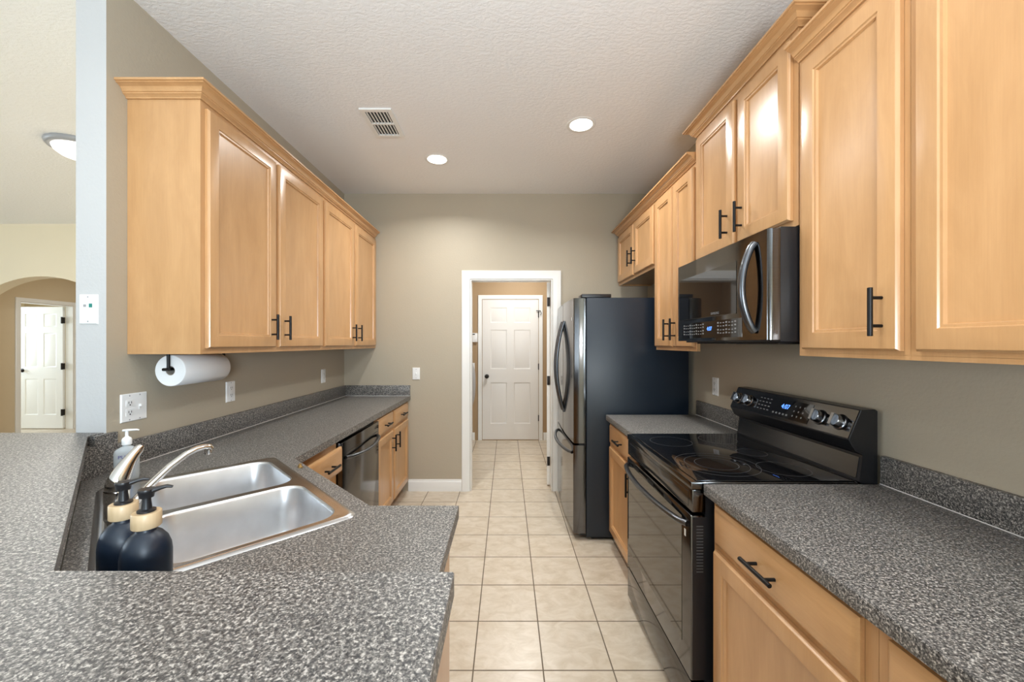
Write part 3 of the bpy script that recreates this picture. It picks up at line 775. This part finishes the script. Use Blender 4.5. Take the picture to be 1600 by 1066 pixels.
tube(bm, pts, [0.0155, 0.0145, 0.0135, 0.0125, 0.0118, 0.0115, 0.0115, 0.0118, 0.0118], 18, 0.8)
sp = obj('spout', bm, M_CHROME, t, ang=60)
bm = B(); tip = Fp + sd*0.216 + Vector((0, 0, 0.158)); lathe(bm, [(0.0, 0.004), (0.0105, 0.004), (0.0105, -0.012), (0.009, -0.016), (0, -0.016)], tip, (0, 0, 1), 20); obj('aerator', bm, M_CHROME, sp)
bm = B()
hd = Vector((0.40, 0.92, 0)).normalized()
pts = [Fp + hd*a + Vector((0, 0, h)) for a, h in ((0.0, 0.093), (0.001, 0.106), (0.006, 0.122), (0.015, 0.142), (0.026, 0.162), (0.038, 0.180), (0.050, 0.195), (0.057, 0.202))]
tube(bm, pts, [0.0265, 0.0265, 0.0255, 0.022, 0.0175, 0.0145, 0.0125, 0.008], 22, 0.95)
obj('lever', bm, M_CHROME, t, ang=60)

# ================================================================== bottles by the sink
def soap_bottle(x, y, ang, label):
    t = thing('soap_bottle', (x, y, TOP+.0005), label, 'bottle', 'black soap bottles behind the bar edge')
    bm = B(); R = 0.0365
    lathe(bm, [(0, 0), (R-.004, 0), (R, 0.004), (R, 0.128), (R-.0015, 0.142), (R-.006, 0.155), (R-.014, 0.166), (R-.021, 0.171), (0.0145, 0.174), (0.0145, 0.182)], (x, y, TOP+.0005), (0, 0, 1), 40)
    obj('bottle_body', bm, M_MATTEBLK, t, ang=50)
    bm = B(); z = TOP+.0005
    lathe(bm, [(0.013, 0.178), (0.0205, 0.178), (0.0215, 0.1795), (0.0215, 0.2035), (0.0205, 0.205), (0.012, 0.205)], (x, y, z), (0, 0, 1), 36); obj('collar', bm, M_BAMBOO, t, label='pale bamboo collar')
    bm = B(); lathe(bm, [(0.0135, 0.2052), (0.0135, 0.2085), (0.008, 0.2105), (0.0065, 0.225), (0.0065, 0.230), (0.0105, 0.2305), (0.0120, 0.240), (0.0130, 0.2415), (0.0120, 0.2455), (0, 0.2465)], (x, y, z), (0, 0, 1), 24)
    d = Vector((math.cos(ang), math.sin(ang), 0)); o = Vector((x, y, z))
    tube(bm, [o+d*a+Vector((0, 0, h)) for a, h in ((0.0, 0.241), (0.010, 0.242), (0.020, 0.245), (0.030, 0.247), (0.038, 0.245))], [0.009, 0.0075, 0.0055, 0.0045, 0.0032], 12, 0.7)
    obj('pump', bm, M_BLKPLASTIC, t, ang=50)
soap_bottle(-0.645, 0.708, 0.35, 'matte black pump bottle with bamboo collar, right one of the pair')
soap_bottle(-0.722, 0.745, 0.45, 'matte black pump bottle with bamboo collar, left one partly behind its twin')
hx, hy = -1.398, 1.455
t = thing('hand_sanitizer', (hx, hy, TOP+.0005), 'clear hand sanitizer bottle with white pump behind the faucet', 'bottle')
def sanitizer_loop(bm, w, d, z, r):
    c, s_ = math.cos(0.55), math.sin(0.55); return [bm.verts.new((hx+u*c-v*s_, hy+u*s_+v*c, TOP+.001+z)) for u, v in rrect(-w, w, -d, d, r, 5)]
bm = B(); prev = None
for w, d, z, r in ((0.030, 0.014, 0, 0.012), (0.034, 0.018, 0.004, 0.014), (0.035, 0.019, 0.02, 0.014), (0.035, 0.019, 0.105, 0.014), (0.031, 0.017, 0.116, 0.013), (0.020, 0.014, 0.124, 0.012), (0.012, 0.0118, 0.128, 0.0115), (0.012, 0.0118, 0.134, 0.0115)):
    V = sanitizer_loop(bm, w, d, z, r)
    if prev: bridge(bm, prev, V)
    else: bm.faces.new(V)
    prev = V
bm.faces.new(prev)
obj('bottle_body', bm, M_GEL, t, ang=50)
bm = B(); o = (hx, hy, TOP+.001)
lathe(bm, [(0, 0.1345), (0.0145, 0.1345), (0.0145, 0.152), (0.012, 0.158), (0.007, 0.162), (0.0048, 0.165), (0.0048, 0.184), (0.0, 0.184)], o, (0, 0, 1), 24)
c, s_ = math.cos(0.55), math.sin(0.55)
tube(bm, [(hx-0.012*c, hy-0.012*s_, TOP+.187), (hx+0.0*c, hy, TOP+.1875), (hx+0.028*c, hy+.028*s_, TOP+.1865), (hx+.034*c, hy+.034*s_, TOP+.184)], [0.0045, 0.0055, 0.004, 0.003], 12, 0.8)
tube(bm, [(hx, hy, TOP+.02), (hx, hy, TOP+.13)], 0.0022, 8)
obj('pump', bm, M_PLASTIC, t, ang=50)
rt = Vector((c, s_, 0)); nn = rt.cross(Vector((0, 0, 1)))
lo = Vector((hx, hy, TOP+.001)) + nn*0.0192
text('PURELL', 0.017, M_PURPLE, t, lo+Vector((0, 0, 0.092))+rt*.008, rt, (0, 0, 1), 'label_print', 'purple label lettering')
bm = B()
for k, (a, b, z, h) in enumerate(((0.006, 0.022, 0.068, .012), (0.004, 0.024, 0.052, .006), (0.006, 0.022, 0.040, .008), (0.008, 0.020, 0.028, .005))):
    P = [lo+rt*a+Vector((0, 0, z)), lo+rt*b+Vector((0, 0, z)), lo+rt*b+Vector((0, 0, z+h)), lo+rt*a+Vector((0, 0, z+h))]
    bm.faces.new([bm.verts.new(p+nn*.0004) for p in P])
pieces('label_block', bm, M_LBLUE, t, ang=0)
# small brass catch lying on the counter
bm = B(); bx, by = -0.842, 1.612
lathe(bm, [(0, 0), (0.008, 0), (0.008, 0.003), (0.005, 0.005), (0.0045, 0.012), (0.006, 0.015), (0, 0.017)], (bx, by, TOP+.0005), (0, 0, 1), 16)
tube(bm, [(bx-.012, by+.006, TOP+.004), (bx-.004, by+.002, TOP+.010), (bx+.004, by-.004, TOP+.006), (bx+.013, by-.008, TOP+.004)], 0.0033, 8)
obj('brass_hook', bm, M_BRASS, label='tiny brass hook lying on the counter edge in front of the sink', cat='hook')

# ================================================================== paper towels
px_, pz = -1.462, 1.313
t = thing('paper_towel_holder', (px_, 1.86, 1.24), 'black paper towel holder fixed under the left wall cabinet', 'holder')
bm = B(); zc = UZ0+0.012
tube(bm, [(px_, 1.70, pz+.007), (px_, 2.05, pz+.007)], 0.0065, 12)
tube(bm, [(px_, 1.708, pz+.007), (px_, 1.708, zc-.001)], 0.0062, 12)
tube(bm, [(px_, 2.042, pz+.007), (px_, 2.042, zc-.001)], 0.0062, 12)
tube(bm, [(px_-.016, 1.700, pz+.006), (px_+.010, 1.700, pz+.006)], 0.0065, 12)
obj('bracket', bm, M_BLACK, t)
bm = B(); lathe(bm, [(0.0205, 0), (0.066, 0), (0.0685, 0.003), (0.0685, 0.277), (0.066, 0.28), (0.0205, 0.28), (0.0205, 0)], (px_, 1.718, pz), (0, 1, 0), 40)
rl = thing('paper_towel_roll', (px_, 1.858, pz-.0685), 'white paper towel roll hanging under the left wall cabinet', 'paper towels')
obj('sheets', bm, M_PAPER, rl, ang=50)
bm = B(); lathe(bm, [(0.0185, 0.001), (0.0203, 0.001), (0.0203, 0.279), (0.0185, 0.279), (0.0185, 0.001)], (px_, 1.718, pz), (0, 1, 0), 30); obj('cardboard_core', bm, M_CARD, rl)

# ================================================================== dishwasher
t = thing('dishwasher', (-1.2, 2.55, 0), 'dark stainless dishwasher with curved handle under the left worktop', 'dishwasher')
dy0, dy1 = 2.232, 2.876
bm = B(); box(bm, XL+.002, -0.968, dy0, dy1, 0.10, BZ-.004); box(bm, XL+.002, -1.03, dy0, dy1, 0, 0.0995); obj('body', bm, M_BLKPLASTIC, t)
bm = B(); box(bm, -0.967, -0.930, dy0+.004, dy1-.004, 0.115, 0.868, 0.004); obj('door', bm, M_BSTEEL, t)
bm = B(); pts = []
for k in range(21):
    a = k/20; y = dy0+.045+(dy1-dy0-.09)*a; pts.append((-0.922+0.050*math.sin(PI*a)**0.7 if 0 < a < 1 else -0.926, y, 0.775-0.010*math.sin(PI*a)))
tube(bm, pts, 0.0125, 14, 0.8); obj('handle', bm, M_HANDLE, t, ang=60)
bm = B(); box(bm, -0.9295, -0.9290, dy0+.03, dy1-.03, 0.800, 0.8015); obj('seam', bm, M_DARK, t)

# ================================================================== refrigerator
RY0, RY1 = 2.872, 3.770
t = thing('refrigerator', (0.95, 3.32, 0), 'black stainless french-door refrigerator beside the doorway', 'refrigerator')
bm = B(); box(bm, 0.578, 1.322, RY0, RY1, 0.022, 1.765, 0.006); obj('body', bm, M_FSIDE, t, label='charcoal enamel side')
bm = B(); box(bm, 0.62, 1.28, RY0+.03, RY1-.03, 0.0, 0.0215); obj('base_feet', bm, M_BLKPLASTIC, t)
bm = B(); box(bm, 0.545, 0.76, RY0+.005, RY0+.14, 1.766, 1.792, 0.004); box(bm, 0.545, 0.76, RY1-.14, RY1-.005, 1.766, 1.792, 0.004); pieces('hinge_cover', bm, M_BLKPLASTIC, t)
def fridge_door(name, y0, y1, z0, z1, near=False):
    # slightly bowed front: outline in x,y
    n = 12; out = [(0.572, y0), (0.572, y1)]
    front = []
    for k in range(n+1):
        a = k/n; y = y1-(y1-y0)*a; yy = (y-RY0)/(RY1-RY0)*2-1
        front.append((0.488-0.016*(1-yy*yy), y))
    front[0] = (front[0][0]+.006, y1); front[-1] = (front[-1][0]+.006, y0)
    front.insert(1, (front[1][0], y1-.006)); front.insert(-1, (front[-2][0], y0+.006))
    front = [front[0], front[1]] + front[3:-3] + [front[-2], front[-1]]
    bm = B(); fs = prism(bm, out+front, XY, z0, z1)
    bmesh.ops.bevel(bm, geom=[e for e in bm.edges if abs(e.verts[0].co.z-e.verts[1].co.z) < 1e-6 and max(e.verts[0].co.x, e.verts[1].co.x) < 0.5], offset=0.004, segments=2, affect='EDGES')
    return obj(name, bm, M_BSTEEL, t, ang=40)
ym = (RY0+RY1)/2
dn = fridge_door('door', RY0+.002, ym-.003, 0.705, 1.762); df = fridge_door('door', ym+.003, RY1-.002, 0.705, 1.762); dr = fridge_door('freezer_drawer', RY0+.002, RY1-.002, 0.050, 0.690)
bm = B(); box(bm, 0.53, 0.5775, RY0+.02, RY1-.02, 0.03, 1.75); obj('gasket', bm, M_BLKPLASTIC, t)
for y, d in ((ym-.055, dn), (ym+.055, df)):
    bm = B(); pts = []
    for k in range(25):
        a = k/24; pts.append((0.474-0.062*math.sin(PI*a)**0.85 if 0 < a < 1 else 0.474, y, 0.870+0.745*a))
    tube(bm, pts, 0.0145, 14, 0.85); obj('handle', bm, M_HANDLE, d, ang=60)
bm = B(); pts = []
for k in range(25):
    a = k/24; pts.append((0.484-0.066*math.sin(PI*a)**0.6 if 0 < a < 1 else 0.484, RY0+.06+(RY1-RY0-.12)*a, 0.625))
tube(bm, pts, 0.0135, 14, 0.85); obj('handle', bm, M_HANDLE, dr, ang=60)
bm = B(); box(bm, 0.4795, 0.4805, RY0+.05, RY0+.065, 1.60, 1.625); obj('sticker', bm, M_PLASTIC, dn)

# ================================================================== microwave
MY0, MY1, MX = 1.440, 2.200, 0.952
t = thing('microwave', (1.15, 1.82, 1.435), 'black stainless over-range microwave under the raised wall cabinet', 'microwave')
bm = B(); box(bm, MX+.045, XR-.002, MY0, MY1, 1.437, 1.858, 0.002); obj('body', bm, M_BLKPLASTIC, t)
bm = B(); prism(bm, [(MX+.044, MY0), (MX+.018, MY0), (MX+.006, MY0+.004), (MX, MY0+.014), (MX, MY1-.004), (MX+.004, MY1), (MX+.044, MY1)], XY, 1.445, 1.852)
dm = obj('door', bm, M_BSTEEL, t, ang=50)
fm = fR(MX)
bm = B(); prism(bm, [(MY0+.20, 1.558), (MY1-.018, 1.558), (MY1-.018, 1.775), (MY0+.20, 1.775)], fm, 0.0002, 0.0015); obj('window', bm, M_GLASSBLK, dm, label='dark door glass')
bm = B()
for a, b, c_, d_ in ((MY0+.20, MY1-.016, 1.5555, 1.558), (MY1-.018, MY1-.0155, 1.558, 1.775)): prism(bm, [(a, c_), (b, c_), (b, d_), (a, d_)], fm, 0.0002, 0.002)
obj('window_trim', bm, M_BSTEEL2, dm)
bm = B(); prism(bm, [(MY0+.16, 1.458), (MY1-.055, 1.458), (MY1-.055, 1.536), (MY0+.16, 1.536)], fm, 0.0002, 0.0012)
cp = obj('control_panel', bm, M_GLASSBLK, dm)
bm = B()
for zz in (1.476, 1.490, 1.507, 1.521):
    for k in range(22):
        y = MY1-.075-0.0225*k
        if 9.5 < k < 14.5: continue
        prism(bm, [(y, zz), (y-.012, zz), (y-.012, zz+.004+.003*(k % 3 == 0)), (y, zz+.004+.003*(k % 3 == 0))], fm, 0.0013, 0.0016)
pieces('key_legend', bm, M_LEGEND, cp, ang=0)
text('4:07', 0.026, M_LED, cp, (MX-.0014, 1.857, 1.5), (0, -1, 0), (0, 0, 1), 'clock_digits', 'glowing blue clock digits')
text('SAMSUNG', 0.0155, M_LEGEND, dm, (MX-.0016, 1.807, 1.569), (0, -1, 0), (0, 0, 1), 'brand_lettering')
bm = B(); pts = []
for k in range(25):
    a = k/24; pts.append((MX-.008-0.046*math.sin(PI*a)**0.8 if 0 < a < 1 else MX-.004, MY0+.075, 1.478+0.335*a))
tube(bm, pts, 0.0165, 16, 0.8); obj('handle', bm, M_HANDLE, dm, ang=60)
bm = B(); box(bm, 1.03, 1.28, 1.50, 1.78, 1.428, 1.4365, 0.002); box(bm, 1.03, 1.28, 1.86, 2.14, 1.430, 1.4365, 0.002); pieces('grease_filter', bm, M_HINGE, t)

# ================================================================== range
GY0, GY1 = 1.434, 2.196
t = thing('electric_range', (1.0, 1.815, 0), 'black stainless electric range with glass cooktop and lit clock', 'range')
bm = B(); box(bm, 0.722, 1.33, GY0+.003, GY1-.003, 0.03, 0.900); box(bm, 0.76, 1.31, GY0+.02, GY1-.02, 0.0, 0.0295)
obj('body', bm, M_BLKPLASTIC, t)
bm = B(); box(bm, 0.668, 1.275, GY0, GY1, 0.901, 0.9285, 0.004); obj('cooktop_frame', bm, M_BSTEEL, t)
bm = B(); box(bm, 0.690, 1.268, GY0+.006, GY1-.006, 0.929, 0.9325, 0.001); ck = obj('cooktop', bm, M_GLASSBLK, t, label='glossy black glass cooktop')
def rings(cx, cy, rs):
    bm = B()
    for r in rs: lathe(bm, [(r-.0012, 0), (r+.0012, 0)], (cx, cy, 0.9329), (0, 0, 1), 64)
    pieces('burner_ring', bm, M_RING, ck, ang=0)
rings(0.835, 2.015, [0.100]); rings(0.868, 1.640, [0.158, 0.122, 0.082]); rings(1.100, 1.575, [0.092]); rings(1.095, 2.055, [0.090]); rings(1.12, 1.81, [0.062])
# front panel, oven door, drawer
bm = B(); box(bm, 0.672, 0.7215, GY0, GY1, 0.818, 0.9005, 0.004); fpn = obj('front_panel', bm, M_BSTEEL, t)
bm = B()
fr = fR(0.672)
for a, b, c_, d_ in ((GY0+.03, GY1-.03, .830, .8315), (GY0+.03, GY1-.03, .884, .8855), (GY0+.03, GY0+.0315, .8315, .884)): prism(bm, [(a, c_), (b, c_), (b, d_), (a, d_)], fr, 0.0002, 0.0006)
obj('panel_groove', bm, M_DARK, fpn)
bm = B(); box(bm, 0.668, 0.7215, GY0+.002, GY1-.002, 0.205, 0.806, 0.005); od = obj('oven_door', bm, M_BSTEEL, t)
fo = fR(0.668)
bm = B(); prism(bm, [(GY0+.075, .30), (GY1-.03, .30), (GY1-.03, .775), (GY0+.075, .775)], fo, 0.0002, 0.0012); obj('window', bm, M_OVENGLASS, od)
bm = B()
for g0 in (1.60, 1.80, 2.0):
    for k in range(5):
        prism(bm, [(g0, .785+.004*k-.01), (g0+.08, .785+.004*k-.01), (g0+.08, .7865+.004*k-.01), (g0, .7865+.004*k-.01)], fo, 0.0013, 0.0018)
pieces('vent_slot', bm, M_DARK, od)
bm = B(); pts = []
for k in range(25):
    a = k/24; pts.append((0.664-0.052*math.sin(PI*a)**0.55 if 0 < a < 1 else 0.664, GY0+.022+(GY1-GY0-.044)*a, 0.768))
tube(bm, pts, 0.0125, 14, 0.9); obj('handle', bm, M_HANDLE, od, ang=60)
bm = B(); prism(bm, [(GY0+.040, .712), (GY0+.052, .712), (GY0+.052, .738), (GY0+.040, .738)], fo, 0.0013, 0.0018); obj('sticker', bm, M_PLASTIC, od)
bm = B(); box(bm, 0.670, 0.7215, GY0+.002, GY1-.002, 0.035, 0.197, 0.005); obj('storage_drawer', bm, M_BSTEEL, t)
bm = B()
for k in range(16): box(bm, 0.688, 0.712, GY0+.0001, GY0+.0007, 0.60+.011*k, 0.604+.011*k)
pieces('side_louvre', bm, M_RING, od)
bm = B(); box(bm, 0.674, 0.7215, GY0+.0008, GY0+.0019, 0.21, 0.80); obj('side_trim', bm, M_BLKPLASTIC, od)
# backguard
bm = B(); prism(bm, [(1.345, 0.9), (1.345, 1.186), (1.335, 1.192), (1.285, 1.190), (1.240, 1.082), (1.262, 1.040), (1.292, 1.026), (1.276, 0.9285)], XZ, GY0, GY1)
bmesh.ops.bevel(bm, geom=[e for e in bm.edges], offset=0.0015, segments=1, affect='EDGES')
bg = obj('backguard', bm, M_BLKPLASTIC, t, ang=25)
nv = Vector((-0.108, 0, 0.045)).normalized(); up = Vector((0.045, 0, 0.108)).normalized()
po = Vector((1.240, 0, 1.082))
def fg(u, v, w): p = po+up*v+nv*w; return (p.x, u, p.z)
bm = B(); prism(bm, [(GY0+.004, .004), (GY1-.004, .004), (GY1-.004, .113), (GY0+.004, .113)], fg, 0.0005, 0.0025); obj('control_plate', bm, M_BSTEEL, bg)
bm = B(); prism(bm, [(1.640, .014), (2.005, .014), (2.005, .100), (1.640, .100)], fg, 0.0027, 0.0040); dp = obj('display_glass', bm, M_GLASSBLK, bg)
bm = B()
for k in range(4):
    for r_ in range(4):
        y = 1.975-.024*k; prism(bm, [(y, .030+.018*r_), (y-.013, .030+.018*r_), (y-.013, .034+.018*r_), (y, .034+.018*r_)], fg, 0.0042, 0.0045)
for k in range(5):
    y = 1.860-.022*k; prism(bm, [(y, .026), (y-.011, .026), (y-.011, .034), (y, .034)], fg, 0.0042, 0.0045)
for k in range(3):
    for r_ in range(3):
        y = 1.735-.026*k; prism(bm, [(y, .030+.022*r_), (y-.006, .030+.022*r_), (y-.006, .037+.022*r_), (y, .037+.022*r_)], fg, 0.0042, 0.0045)
pieces('key_legend', bm, M_LEGEND, dp, ang=0)
text('4:07', 0.030, M_LED, dp, fg(1.790, .066, .0042), (0, -1, 0), up, 'clock_digits', 'glowing blue clock digits')
lx = B(); 
def fl(u, v, w):
    a = Vector((1.276, 0, 0.9285)); b = Vector((1.292, 0, 1.026)); u_ = (b-a).normalized(); n_ = Vector((-u_.z, 0, u_.x)); p = a+u_*v+n_*w; return (p.x, u, p.z)
prism(lx, [(GY0+.012, .012), (GY1-.012, .012), (GY1-.012, .088), (GY0+.012, .088)], fl, 0.0005, 0.003); obj('lower_plate', lx, M_BSTEEL2, bg)
for y in (2.142, 2.052, 1.590, 1.494):
    bm = B(); o = Vector(fg(y, .056, .0027))
    lathe(bm, [(0, 0), (0.029, 0), (0.029, 0.004), (0.0255, 0.006), (0.024, 0.024), (0.0215, 0.028), (0, 0.028)], o, nv, 32)
    kb = obj('knob', bm, M_KNOB, bg, ang=35)
    bm = B(); g0 = lambda u, v, w: fg(y+u, .056+v, .0027+w)
    prism(bm, [(-.006, -.0225), (.006, -.0225), (.006, .0225), (-.006, .0225)], g0, 0.0285, 0.040); obj('grip', bm, M_KNOB, kb)
    bm = B(); lathe(bm, [(0.0292, 0), (0.031, 0), (0.031, 0.0025), (0.0292, 0.0025)], o, nv, 32); obj('bezel', bm, M_BLKPLASTIC, kb)

# ================================================================== ceiling fixtures
for i, (x, y) in enumerate(CANS):
    if i < 2:
        lab = ['round recessed ceiling light further away, left of centre', 'round recessed ceiling light nearer, right of centre'][i]
    else: lab = ['round recessed ceiling light above the near aisle', 'round recessed ceiling light above the raised bar'][i-2]
    t = thing('recessed_light', (x, y, CEIL-.012), lab, 'ceiling light', 'recessed kitchen ceiling lights')
    bm = B(); lathe(bm, [(0.072, -0.001), (0.078, -0.004), (0.092, -0.0045), (0.0975, -0.001), (0.0975, -0.0001)], (x, y, CEIL), (0, 0, 1), 40); obj('trim_ring', bm, M_TRIM, t, ang=50)
    bm = B(); lathe(bm, [(0.0, -0.007), (0.055, -0.006), (0.074, -0.002)], (x, y, CEIL), (0, 0, 1), 40); obj('lens', bm, M_LENS, t, ang=50)
    lamp('recessed_lamp', (x, y, CEIL-.016), CAN_POWER[i], 0.13, spread=math.radians(150))
t = thing('flush_ceiling_lamp', (-3.13, 2.92, CEIL-.10), 'white frosted dome flush ceiling lamp with grey rim in the next room', 'ceiling light')
bm = B(); lathe(bm, [(0.0, -0.0005), (0.195, -0.0005), (0.197, -0.012), (0.185, -0.030), (0.165, -0.034), (0.150, -0.030)], (-3.13, 2.92, CEIL), (0, 0, 1), 48); obj('rim', bm, M_GREYPL, t, ang=50)
bm = B(); lathe(bm, [(0.160, -0.031), (0.150, -0.055), (0.12, -0.078), (0.07, -0.093), (0.0, -0.098)], (-3.13, 2.92, CEIL), (0, 0, 1), 48); obj('glass_dome', bm, M_DOME, t, ang=60)
lamp('flush_lamp', (-3.13, 2.92, CEIL-.11), 42, 0.28)
t = thing('flush_ceiling_lamp', (0.2, 4.95, CEIL-.10), 'unseen dome ceiling lamp added in the laundry room beyond the doorway', 'ceiling light')
bm = B(); lathe(bm, [(0.0, -0.0005), (0.15, -0.0005), (0.15, -0.02), (0.14, -0.028)], (0.2, 4.95, CEIL), (0, 0, 1), 40); obj('rim', bm, M_GREYPL, t, ang=50)
bm = B(); lathe(bm, [(0.135, -0.028), (0.11, -0.06), (0.06, -0.08), (0.0, -0.086)], (0.2, 4.95, CEIL), (0, 0, 1), 40); obj('glass_dome', bm, M_DOME, t, ang=60)
lamp('added_laundry_lamp', (0.2, 4.95, CEIL-.10), 30, 0.2)  # lamp out of view, added to light the laundry room
# unseen light for the hall, without a fixture
lamp('hall_fill_light', (-5.6, 6.3, CEIL-.02), 20, 0.25, (1, .95, .85))
# air vent
vx0, vx1, vy0, vy1 = -0.915, -0.715, 2.44, 2.77
t = thing('ceiling_vent', ((vx0+vx1)/2, (vy0+vy1)/2, CEIL-.012), 'white slatted air vent in the ceiling, left of the lights', 'vent')
bm = B(); z = CEIL-.0005
def dn_(u, v, w): return (u, v, CEIL - w)
fw = 0.028
for a, b, c_, d_ in ((vx0, vx1, vy0, vy0+fw), (vx0, vx1, vy1-fw, vy1), (vx0, vx0+fw, vy0+fw, vy1-fw), (vx1-fw, vx1, vy0+fw, vy1-fw)): prism(bm, [(a, c_), (b, c_), (b, d_), (a, d_)], dn_, 0.0005, 0.010)
ymid = (vy0+vy1)/2; prism(bm, [(vx0+fw, ymid-.007), (vx1-fw, ymid-.007), (vx1-fw, ymid+.007), (vx0+fw, ymid+.007)], dn_, 0.0005, 0.010)
obj('frame', bm, M_TRIM, t, ang=0)
bm = B(); prism(bm, [(vx0+fw, vy0+fw), (vx1-fw, vy0+fw), (vx1-fw, vy1-fw), (vx0+fw, vy1-fw)], dn_, 0.0003, 0.0012); obj('duct_opening', bm, M_DARK, t, ang=0)
bm = B()
nsl = 7
for k in range(nsl):
    x = vx0+fw+(vx1-vx0-2*fw)*(k+.5)/nsl
    box(bm, x-.0040, x+.0020, vy0+fw, vy1-fw, CEIL-.0085, CEIL-.0018)
pieces('slat', bm, M_TRIM, t, ang=0)

# ================================================================== washer in the laundry room
t = thing('washing_machine', (-0.80, 5.15, 0), 'front-loading washer peeking from the left of the laundry room', 'washer')
bm = B(); box(bm, -1.29, -0.500, 4.83, 5.50, 0.26, 1.22, 0.01); box(bm, -1.29, -0.52, 4.84, 5.49, 0.0, 0.2595, 0.005); obj('body', bm, M_PLASTIC, t)
bm = B(); lathe(bm, [(0.30, 0.0), (0.295, 0.028), (0.27, 0.052), (0.20, 0.074), (0.10, 0.084), (0, 0.087)], (-0.4995, 5.16, 0.90), (1, 0, 0), 48); dd = obj('door', bm, M_GREYPL, t, ang=60)
